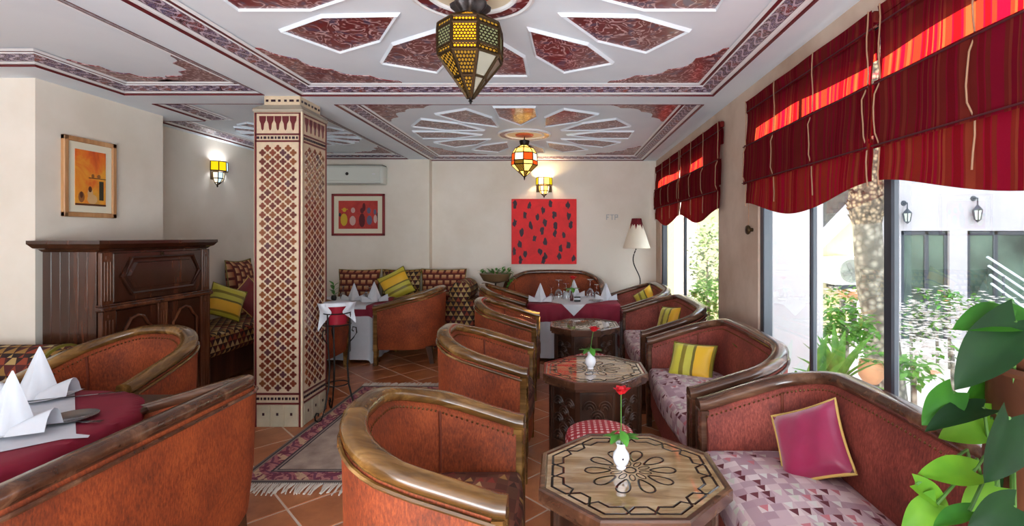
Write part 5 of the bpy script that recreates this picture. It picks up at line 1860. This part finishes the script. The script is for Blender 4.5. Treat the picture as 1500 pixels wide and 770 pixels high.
# ------------------------------------------------------------------ floor lamp in the back corner
lp = thing('floor_lamp', 'floor lamp with crooked iron pole and cream cone shade in the back corner', 'lamp', (0.985, 6.42, 0))
m = MB()
pts = []
for k in range(61):
    z = 1.26 * k / 60
    pts.append((0.008 * math.sin(z * 9) + 0.042 * math.sin(max(0, z - 0.65) * 11) * (1 if 0.65 < z < 1.22 else 0), 0, z))
m.tube(pts, 0.008, 6).build('pole', [IRON], lp)
for k in range(3):
    a = k * 2 * PI / 3
    MB().tube([(0, 0, 0.10), (0.08 * math.cos(a), 0.08 * math.sin(a), 0.05), (0.15 * math.cos(a), 0.15 * math.sin(a), 0.008)], 0.008, 6).build('foot', [IRON], lp)
sh = MB().lathe([(0.17, 1.235), (0.178, 1.24), (0.062, 1.60), (0.052, 1.625)], 28, cap=False).build('lamp_shade', [SHADE], lp)
m = MB()
N = 28
z_of = lambda r_: 1.24 + (0.178 - r_) / (0.178 - 0.062) * 0.36
rows = []
for j in range(4):
    row = []
    for k in range(N):
        rb = 0.100 if k % 4 == 0 else (0.086 if k % 2 == 0 else 0.078)
        r_ = rb + (0.052 - rb) * j / 3
        row.append(((r_ + 0.002) * math.cos(2 * PI * k / N), (r_ + 0.002) * math.sin(2 * PI * k / N), z_of(r_) if r_ > 0.0621 else 1.625))
    rows.append(row)
m.grid(rows, 0, None, True)
m.build('painted_top', [SHADE_RED], sh, smooth=False)

# ------------------------------------------------------------------ planter bowl left of the far sofa
pb_ = at(726, 413, 6.45)
bw = thing('planter_stand', 'shallow bronze bowl planter on a tall iron stand left of the arched sofa', 'planter', (pb_.x, 6.45, 0))
zb = pb_.z
MB().lathe([(0.05, zb - 0.01), (0.16, zb + 0.02), (0.205, zb + 0.10), (0.21, zb + 0.115), (0.195, zb + 0.11), (0.0, zb + 0.095)], 24).build('bowl', [plain('bronze clay bowl', c(118, 92, 62), 0.45, 0.2, var=0.15)], bw)
MB().tube([(0, 0, zb), (0, 0, 0.04)], 0.012, 8).build('pole', [IRON], bw)
for k in range(3):
    a = k * 2 * PI / 3 + 0.4
    MB().tube([(0, 0, 0.10), (0.14 * math.cos(a), 0.14 * math.sin(a), 0.008)], 0.009, 6).build('foot', [IRON], bw)
bp = thing('bowl_plant', 'small trailing green plant spilling from the bronze bowl planter', 'plant', (pb_.x, 6.45, zb + 0.10))
rr = random.Random(12)
for k in range(34):
    a = rr.uniform(0, 2 * PI)
    r_ = rr.uniform(0.02, 0.19)
    m = MB()
    leaf_mesh(m, T(r_ * math.cos(a), r_ * math.sin(a), rr.uniform(0.0, 0.04), rz=a) @ T(ry=rr.uniform(-1.1, -0.2)), rr.uniform(0.05, 0.10), 0.035, 0.4, nseg=4)
    m.build('leaf', [LEAF], bp)
for (dx, zz) in ((0.20, 0.10), (0.23, -0.06), (0.19, -0.12), (-0.14, 0.08), (0.13, 0.11)):
    MB().tube([(dx * 0.7, -0.05, 0.02), (dx, -0.10, max(0.02, zz * .6)), (dx * 1.05, -0.11, zz)], 0.004, 5).build('stem', [STEM], bp)
    for q_ in range(3):
        m = MB()
        leaf_mesh(m, T(dx * 1.02, -0.10, zz * (0.5 + 0.25 * q_), rz=q_ * 2.0) @ T(ry=0.3), 0.06, 0.04, 0.4, nseg=4)
        m.build('leaf', [LEAF], bp)
# ------------------------------------------------------------------ pothos plants in the foreground, right
def oriented(d, up):
    """matrix with x along d (stalk to tip) and z near up"""
    x = Vector(d).normalized()
    z = Vector(up) - x * Vector(up).dot(x)
    z = z.normalized()
    y = z.cross(x)
    return Matrix((x, y, z)).transposed().to_4x4()
jar = thing('clay_jar', 'tall brown clay jar at the right frame edge with leaves before it', 'jar', (0.872, 0.83, 0.0))
MB().lathe([(0.085, 0.0), (0.095, 0.01), (0.112, 0.30), (0.122, 0.70), (0.124, 0.98), (0.119, 1.14), (0.116, 1.19), (0.124, 1.20), (0.126, 1.235), (0.116, 1.24), (0.108, 1.20), (0.10, 1.10), (0.0, 1.10)], 32).build('body', [POT_DARK], jar)
MB().lathe([(0.128, 1.165), (0.131, 1.172), (0.128, 1.18)], 32, cap=False).build('rim_band', [POT_DARK], jar)
po = thing('pothos_plant', 'leafy green pothos plant with broad glossy leaves before the clay jar', 'plant', (0.74, 0.80, 0.80))
po_o = Vector((0.74, 0.80, 0.80))
# (stalk end, tip) in the picture frame, depth, width, facing, curl
DK, GR, LM = 0, 1, 2
LV = [((1486, 470), (1412, 462), 0.80, 0.078, (0.2, -0.55, 0.8), 0.35, GR),
      ((1488, 470), (1402, 566), 0.78, 0.085, (-0.4, -0.75, 0.5), 0.15, DK),
      ((1396, 574), (1356, 622), 0.82, 0.060, (-0.2, -0.9, 0.4), 0.2, GR),
      ((1440, 598), (1360, 612), 0.80, 0.050, (0.1, -0.35, 0.9), 0.3, DK),
      ((1450, 612), (1384, 640), 0.86, 0.070, (0.2, -0.8, 0.5), 0.2, LM),
      ((1478, 612), (1452, 712), 0.74, 0.098, (0.1, -0.98, -0.1), 0.1, DK),
      ((1426, 690), (1352, 690), 0.78, 0.054, (0.1, -0.75, 0.7), 0.15, LM),
      ((1342, 709), (1398, 744), 0.77, 0.040, (0.1, -0.8, 0.5), 0.15, LM),
      ((1458, 712), (1412, 762), 0.80, 0.066, (-0.2, -0.9, 0.4), 0.15, LM),
      ((1372, 738), (1326, 782), 0.76, 0.060, (-0.2, -0.9, 0.4), 0.2, LM),
      ((1420, 748), (1368, 766), 0.74, 0.032, (0.2, -0.35, 0.9), 0.1, GR),
      ((1486, 742), (1428, 776), 0.72, 0.075, (0.0, -0.9, 0.3), 0.2, DK),
      ((1476, 466), (1506, 452), 0.84, 0.05, (0.2, -0.8, 0.6), 0.3, GR),
      ((1445, 560), (1418, 600), 0.90, 0.055, (0.2, -0.9, 0.3), 0.2, GR),
      ((1480, 560), (1446, 606), 0.90, 0.06, (0.1, -0.9, 0.3), 0.2, GR),
      ((1498, 660), (1478, 760), 0.84, 0.09, (0.0, -1, 0.1), 0.1, DK),
      ((1462, 650), (1500, 700), 0.86, 0.07, (0.1, -0.9, 0.3), 0.2, DK)]
hub = Vector((0.79, 0.86, 0.98)) - po_o
for a, b, dp, wv, up, cu, mk in LV:
    pa_, pb__ = at(a[0], a[1], dp) - po_o, at(b[0], b[1], dp - 0.01) - po_o
    L = (pb__ - pa_).length
    m = MB()
    M = Matrix.Translation(pa_) @ oriented(pb__ - pa_, up)
    leaf_mesh(m, M, L, wv, cu, 0, 0.16, heart=0.45, nseg=10)
    lf = m.build('leaf', [POTHOS[mk]], po, angle=80)
    mid = (pa_ + hub) / 2 + Vector((0, 0, 0.05))
    MB().tube([tuple(pa_), tuple(mid), tuple(hub + Vector((0, 0, -0.25)))], 0.0028, 5).build('stalk', [STEM], lf)
# its pot on a slim stand, below the picture
pl_ = Vector((0.70, 0.84, 0.0)) - po_o
MB().lathe([(0.06, 0.42), (0.072, 0.60), (0.078, 0.60), (0.078, 0.64), (0.07, 0.64), (0.062, 0.61), (0.0, 0.60)], 24, 0, T(*pl_)).build('plant_pot', [POT], po)
MB().cbox(-0.08, 0.08, -0.08, 0.08, 0.39, 0.42, 0.006, 0, T(*pl_)).cbox(-0.04, 0.04, -0.04, 0.04, 0.03, 0.39, 0.006, 0, T(*pl_)).cbox(-0.09, 0.09, -0.09, 0.09, 0.0, 0.03, 0.006, 0, T(*pl_)).build('pot_stand', [WALNUT], po, smooth=False)
MB().tube([tuple(pl_ + Vector((0, 0, 0.60))), tuple(hub + Vector((-0.04, 0, -0.25))), tuple(hub)], 0.004, 6).build('stem', [STEM], po)

# ------------------------------------------------------------------ the courtyard beyond the glass
GZ = -0.5
g_ = MB().box(XR + 0.09, 14, -4, 14, GZ - 0.2, GZ)
cg = g_.build('courtyard_ground', [EXT_GROUND], None, smooth=False)
cg['kind'] = 'structure'
# facade facing the windows, with two door openings; an unseen side wall added to block the sun
FY = 9.0
D1 = (at(1320, 340, FY).x, at(1391, 340, FY).x)
D2 = (at(1417, 340, FY).x, at(1512, 340, FY).x)
DTOP = 1.49
fc = MB()
FX0 = at(1284, 300, FY).x
fc.box(FX0, D1[0], FY, FY + 0.3, GZ, 5).box(D1[1], D2[0], FY, FY + 0.3, GZ, 5).box(D2[1], 14, FY, FY + 0.3, GZ, 5)
fc.box(D1[0], D1[1], FY, FY + 0.3, DTOP, 5).box(D2[0], D2[1], FY, FY + 0.3, DTOP, 5)
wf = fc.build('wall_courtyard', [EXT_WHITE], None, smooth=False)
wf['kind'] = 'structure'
we = MB().box(10.5, 10.8, -6, FY, GZ, 9.85).build('wall_sun_block', [EXT_WHITE], None, smooth=False)
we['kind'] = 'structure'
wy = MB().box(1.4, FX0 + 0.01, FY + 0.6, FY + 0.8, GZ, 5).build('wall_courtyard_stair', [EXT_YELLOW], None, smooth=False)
wy['kind'] = 'structure'
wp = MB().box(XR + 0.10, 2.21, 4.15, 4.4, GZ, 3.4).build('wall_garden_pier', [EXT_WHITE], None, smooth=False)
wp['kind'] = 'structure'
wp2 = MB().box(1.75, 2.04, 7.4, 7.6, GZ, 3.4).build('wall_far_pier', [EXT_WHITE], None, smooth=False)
wp2['kind'] = 'structure'
def court_door(n, a, b, cuts):
    m = MB()
    for x0, x1 in [(a, a + 0.09), (b - 0.06, b)] + [(q_ - 0.04, q_ + 0.04) for q_ in cuts]:
        m.cbox(x0, x1, FY + 0.04, FY + 0.12, GZ, DTOP, 0.01)
    m.cbox(a, b, FY + 0.04, FY + 0.12, DTOP - 0.08, DTOP, 0.01)
    d = m.build('door_%d' % n, [FRAME], None, smooth=False)
    d['kind'] = 'structure'
    ed_ = [a + 0.09] + cuts + [b - 0.06]
    for p0, p1 in zip(ed_[:-1], ed_[1:]):
        MB().box(p0, p1, FY + 0.07, FY + 0.08, GZ, DTOP - 0.07).build('pane', [DOORGLASS], d, smooth=False)
    return d
court_door(1, D1[0], D1[1], [at(1360, 340, FY).x])
court_door(2, D2[0], D2[1], [at(1462, 340, FY).x])
rl = thing('stair_railing', 'pale sloping handrail bars before the right courtyard door', 'railing', (0, 0, 0))
for k in range(4):
    a = at(1446 + 2 * k, 376 + 13 * k, FY - 0.25)
    b = at(1530, 430 + 14 * k, FY - 0.25)
    MB().tube([tuple(a), tuple(b)], 0.022, 6).build('rail', [plain('pale metal rail', c(220, 226, 230), 0.3, 0.3)], rl)
for px in (1470, 1508):
    a = at(px, 392 + (px - 1446) * 0.65 - 6, FY - 0.25)
    MB().tube([(a.x, a.y, a.z), (a.x, a.y, GZ)], 0.02, 6).build('post', [FRAME], rl)
def wall_lantern(px, pt, pbm, label):
    y = FY - 0.10
    a, b = at(px, pt, y), at(px, pbm, y)
    t = thing('courtyard_lantern', label, 'lantern', (a.x, y, 0), 0, 'dark lanterns on the courtyard facade')
    h = a.z - b.z
    MB().tube([(0, 0.10, a.z), (0, 0.0, a.z), (0, 0, a.z - h * 0.3)], 0.012, 6).build('bracket', [FRAME], t)
    MB().lathe([(0.05, 0), (0.05, 0.015), (0.0, 0.015)], 10, 0, T(0, 0.10, a.z, rx=PI / 2)).build('wall_plate', [FRAME], t)
    MB().lathe([(0.015, a.z - h * 0.28), (0.075, a.z - h * 0.46), (0.08, a.z - h * 0.5)], 6).build('roof', [FRAME], t)
    m = MB()
    top_, bot = a.z - h * 0.5, a.z - h * 0.88
    for k in range(6):
        q_ = 2 * PI * k / 6
        m.tube([(0.072 * math.cos(q_), 0.072 * math.sin(q_), top_), (0.045 * math.cos(q_), 0.045 * math.sin(q_), bot)], 0.010, 5)
    m.build('cage', [FRAME], t)
    MB().lathe([(0.066, top_), (0.04, bot)], 6, cap=False).build('glass', [plain('pale lantern glass', c(206, 216, 206), 0.2)], t)
    MB().lathe([(0.05, bot), (0.03, bot - h * 0.05), (0.0, b.z)], 6).build('base', [FRAME], t)
wall_lantern(1329, 297, 328, 'dark courtyard lantern above the left glass door')
wall_lantern(1432, 290, 326, 'dark courtyard lantern above the right glass door')
# stair with white soffit
stt = thing('courtyard_stair', 'outdoor stair with grey steps on a white sloping soffit', 'stair', (0, 0, 0))
sy = 8.2
for k in range(9):
    p = at(1203 + k * 8.5, 334 - k * 9.5, sy)
    MB().box(p.x, p.x + 0.35, sy, sy + 1.1, p.z - 0.02, p.z + 0.10).build('step', [EXT_STONE], stt, smooth=False)
a, b = at(1196, 345, sy), at(1330, 205, sy)
m = MB()
m.add([(a.x, sy - 0.02, a.z + 0.02), (b.x, sy - 0.02, b.z + 0.02), (b.x, sy - 0.02, b.z - 0.42), (a.x, sy - 0.02, a.z - 0.30), (a.x, sy + 1.15, a.z + 0.02), (b.x, sy + 1.15, b.z + 0.02), (b.x, sy + 1.15, b.z - 0.42), (a.x, sy + 1.15, a.z - 0.30)],
      [(0, 1, 2, 3), (7, 6, 5, 4), (0, 4, 5, 1), (1, 5, 6, 2), (2, 6, 7, 3), (3, 7, 4, 0)])
m.build('soffit', [EXT_WHITE], stt, smooth=False)
# outdoor condenser
p = at(1237, 396, FY + 0.3)
cu_ = thing('condenser_unit', 'white outdoor condenser unit with a round fan under the stair', 'air conditioner', (p.x, FY + 0.36, p.z))
MB().cbox(-0.28, 0.28, -0.22, 0.22, -0.26, 0.26, 0.02).build('casing', [plain('condenser enamel', c(222, 226, 222), 0.5)], cu_, smooth=False)
MB().lathe([(0.19, 0), (0.205, 0.012), (0.22, 0)], 24, 0, T(0.04, -0.22, 0.0, rx=PI / 2), cap=False).lathe([(0.0, 0.002), (0.19, 0.002)], 24, 0, T(0.04, -0.22, 0.0, rx=PI / 2), cap=False).build('fan_grille', [plain('grille grey', c(150, 156, 146), 0.6)], cu_)
for k in range(4):
    q_ = k * PI / 2 + 0.4
    MB().box(0.02, 0.17, -0.04, 0.04, 0, 0.006, 0, T(0.04, -0.226, 0, rx=PI / 2) @ T(rz=q_)).build('fan_blade', [plain('fan blade grey', c(126, 130, 124), 0.6)], cu_, smooth=False)
MB().box(-0.2, 0.2, -0.2, 0.2, -0.34, -0.26).build('bracket', [FRAME], cu_, smooth=False)
# palm trunk
pt_ = thing('palm_tree', 'palm trunk with rough leaf scars near the top, in the courtyard', 'tree', (0, 0, 0))
ty = 5.6
def pp_(px, py):
    v = at(px, py, ty)
    return (v.x, v.y, v.z)
MB().tube([(at(1300, 600, ty).x, ty, GZ), pp_(1288, 470), pp_(1277, 420), pp_(1273, 380), pp_(1270, 325)], [0.20, 0.17, 0.155, 0.15, 0.145], 14).build('trunk', [BARK], pt_)
MB().tube([pp_(1270, 327), pp_(1268, 300), pp_(1270, 265), pp_(1272, 200), (at(1272, 200, ty).x, ty, 6.4)], [0.15, 0.185, 0.17, 0.17, 0.16], 14).build('scarred_trunk', [BARK_TOP], pt_)
m = MB()
rr = random.Random(4)
for k in range(90):
    a = rr.uniform(0, 2 * PI)
    z = rr.uniform(1.56, 2.5)
    M = T(at(1270, 300, ty).x + 0.165 * math.cos(a), ty + 0.165 * math.sin(a), z, rz=a) @ T(ry=-1.0)
    m.add([(0, -0.03, 0), (0, 0.03, 0), (0.10, 0.015, 0), (0.10, -0.015, 0), (0.05, 0, 0.02)], [(0, 1, 4), (1, 2, 4), (2, 3, 4), (3, 0, 4)], 0, M)
m.build('leaf_stubs', [BARK_TOP], pt_, smooth=False, kind='stuff')
m = MB()
for k in range(22):
    a = 2 * PI * k / 22
    L = rr.uniform(1.3, 1.7)
    el = rr.uniform(0.1, 0.9)
    base = Vector((at(1272, 200, ty).x, ty, 6.4))
    M = Matrix.Translation(base) @ T(rz=a) @ T(ry=-el)
    leaf_mesh(m, M, L, 0.28, 0.5, 0, 0.5, nseg=8)
m.build('fronds', [GARDEN], pt_, kind='stuff')

# garden plants
def bush(label, name, c_, r_, n, ls, mat, flowers=0, fmat=None, cat='shrub', group='courtyard shrubs', seed=0, stem=True, squash=0.8):
    t = thing(name, label, cat, c_, 0, group)
    rr = random.Random(seed)
    m = MB()
    def spot():
        while True:
            p = Vector((rr.uniform(-1, 1), rr.uniform(-1, 1), rr.uniform(-1, 1)))
            if 0.35 < p.length < 1:
                return Vector((p.x * r_, p.y * r_, p.z * r_ * squash))
    for k in range(n):
        p = spot()
        leaf_mesh(m, T(*p, rz=rr.uniform(0, 6.28)) @ T(ry=rr.uniform(-0.9, 0.7), rx=rr.uniform(-0.6, 0.6)), ls * rr.uniform(0.7, 1.3), ls * 0.6, 0.3, nseg=2)
    m.build('foliage', [mat], t, kind='stuff', uv=False)
    if flowers:
        m = MB()
        for k in range(flowers):
            p = spot() * 1.05
            for q_ in range(5):
                leaf_mesh(m, T(*p, rz=q_ * 1.256) @ T(ry=-0.5), ls * 0.5, ls * 0.45, 0.2, nseg=2)
        m.build('blossoms', [fmat], t, kind='stuff', uv=False)
    if stem:
        MB().tube([(0, 0, 0), (0.02, 0.01, GZ - c_[2])], 0.02, 6).build('stem', [BARK], t)
    return t
p = at(1240, 478, 4.9)
bush('round green shrub with yellow-green leaves in front of the palm', 'garden_shrub', tuple(p), 0.27, 320, 0.085, GARDEN, 14, PALE_FLOWER, seed=1)
p = at(1232, 440, 6.6)
bush('pale flowering shrub behind the green courtyard shrub', 'garden_shrub', tuple(p), 0.26, 120, 0.07, GARDEN, 70, PALE_FLOWER, seed=2)
p = at(1372, 452, 7.2)
bush('white blossoming bush before the left courtyard door', 'flowering_bush', tuple(p), 0.42, 90, 0.09, GARDEN, 170, PALE_FLOWER, seed=3, cat='bush')
p = at(1334, 470, 6.8)
bush('low white blossoming bush beside the thick window mullion', 'flowering_bush', tuple(p), 0.36, 60, 0.08, GARDEN, 150, PALE_FLOWER, seed=4, cat='bush')
p = at(1440, 470, 6.0)
bush('pale blossoming bush in front of the right courtyard door', 'flowering_bush', tuple(p), 0.45, 110, 0.09, GARDEN, 200, PALE_FLOWER, seed=5, cat='bush')
p = at(1395, 505, 5.2)
bush('spreading whitish bush low in the middle of the near window', 'flowering_bush', tuple(p), 0.50, 50, 0.08, GARDEN, 230, PALE_FLOWER, seed=6, cat='bush', squash=0.5)
p = at(1390, 437, 7.0)
bush('small dark leaved shrub with a coral flower by the left courtyard door', 'flowering_bush', tuple(p), 0.16, 90, 0.08, LEAF, 5, CORAL, seed=7, cat='bush')
p = at(1338, 540, 3.6)
bush('green geranium with coral buds just outside the thick window mullion', 'geranium', tuple(p), 0.15, 90, 0.075, GARDEN, 4, CORAL, seed=8, cat='plant')
p = at(1038, 440, 6.2)
bush('tall leafy green shrub outside the far window', 'garden_shrub', tuple(p), 0.24, 360, 0.08, GARDEN, 0, None, seed=9, squash=1.3)
p = at(1036, 380, 6.8)
bush('grey-green climbing creeper high behind the far window', 'creeper', tuple(p), 0.26, 520, 0.07, m_leaf('creeper leaf', c(44, 62, 40), c(84, 98, 70), c(70, 90, 50)), 0, None, seed=10, squash=2.2, cat='creeper')
def spiky(label, c_, n, L, seed, tilt=0.6, name='spiky_plant'):
    t = thing(name, label, 'plant', c_, 0, 'spiky courtyard plants')
    rr = random.Random(seed)
    for k in range(n):
        m = MB()
        leaf_mesh(m, T(rz=rr.uniform(0, 6.28)) @ T(ry=-rr.uniform(tilt, 1.4)), L * rr.uniform(0.7, 1.1), L * 0.13, 0.25, 0, 0.2, nseg=6)
        m.build('leaf', [GARDEN], t)
    return t
p = at(1226, 545, 3.55)
spiky('fern-like spiky plant with arching yellow-green leaves below the green shrub', (p.x, p.y, p.z - 0.12), 26, 0.45, 1, 0.35)
p = at(1172, 560, 2.95)
spiky('upright sword leaved plant outside the white panel of the near window', (p.x, p.y, p.z - 0.30), 9, 0.62, 2, 1.0)
p = at(1210, 600, 3.2)
def clay_pot(label, p, r_, cont=True):
    t = thing('clay_pot', label, 'pot', (p.x, p.y, GZ), 0, 'courtyard clay pots')
    z = p.z - GZ
    MB().lathe([(r_ * 0.55, z - r_ * 1.0), (r_ * 0.95, z - r_ * 0.4), (r_, z + r_ * 0.2), (r_ * 0.86, z + r_ * 0.75), (r_ * 0.92, z + r_ * 0.85), (r_ * 0.8, z + r_ * 0.85), (0, z + r_ * 0.7)], 20).build('body', [POT], t)
    MB().lathe([(r_ * 0.6, 0), (r_ * 0.6, z - r_ * 1.0)], 12).build('stand', [EXT_STONE], t)
    return t
p = at(1276, 543, 3.9)
clay_pot('round pale clay pot with small plants beside the thick window mullion', p, 0.095)
bush('tuft of small leaves growing in the round clay pot', 'potted_plant', (p.x, p.y, p.z + 0.13), 0.10, 60, 0.05, GARDEN, 0, None, seed=11, cat='plant', stem=False)
p = at(1250, 433, FY + 0.3)
clay_pot('terracotta pot with dark plant below the condenser unit', p, 0.11)
p = at(1234, 430, FY + 0.3)
clay_pot('smaller terracotta pot standing under the stair wall', p, 0.09)
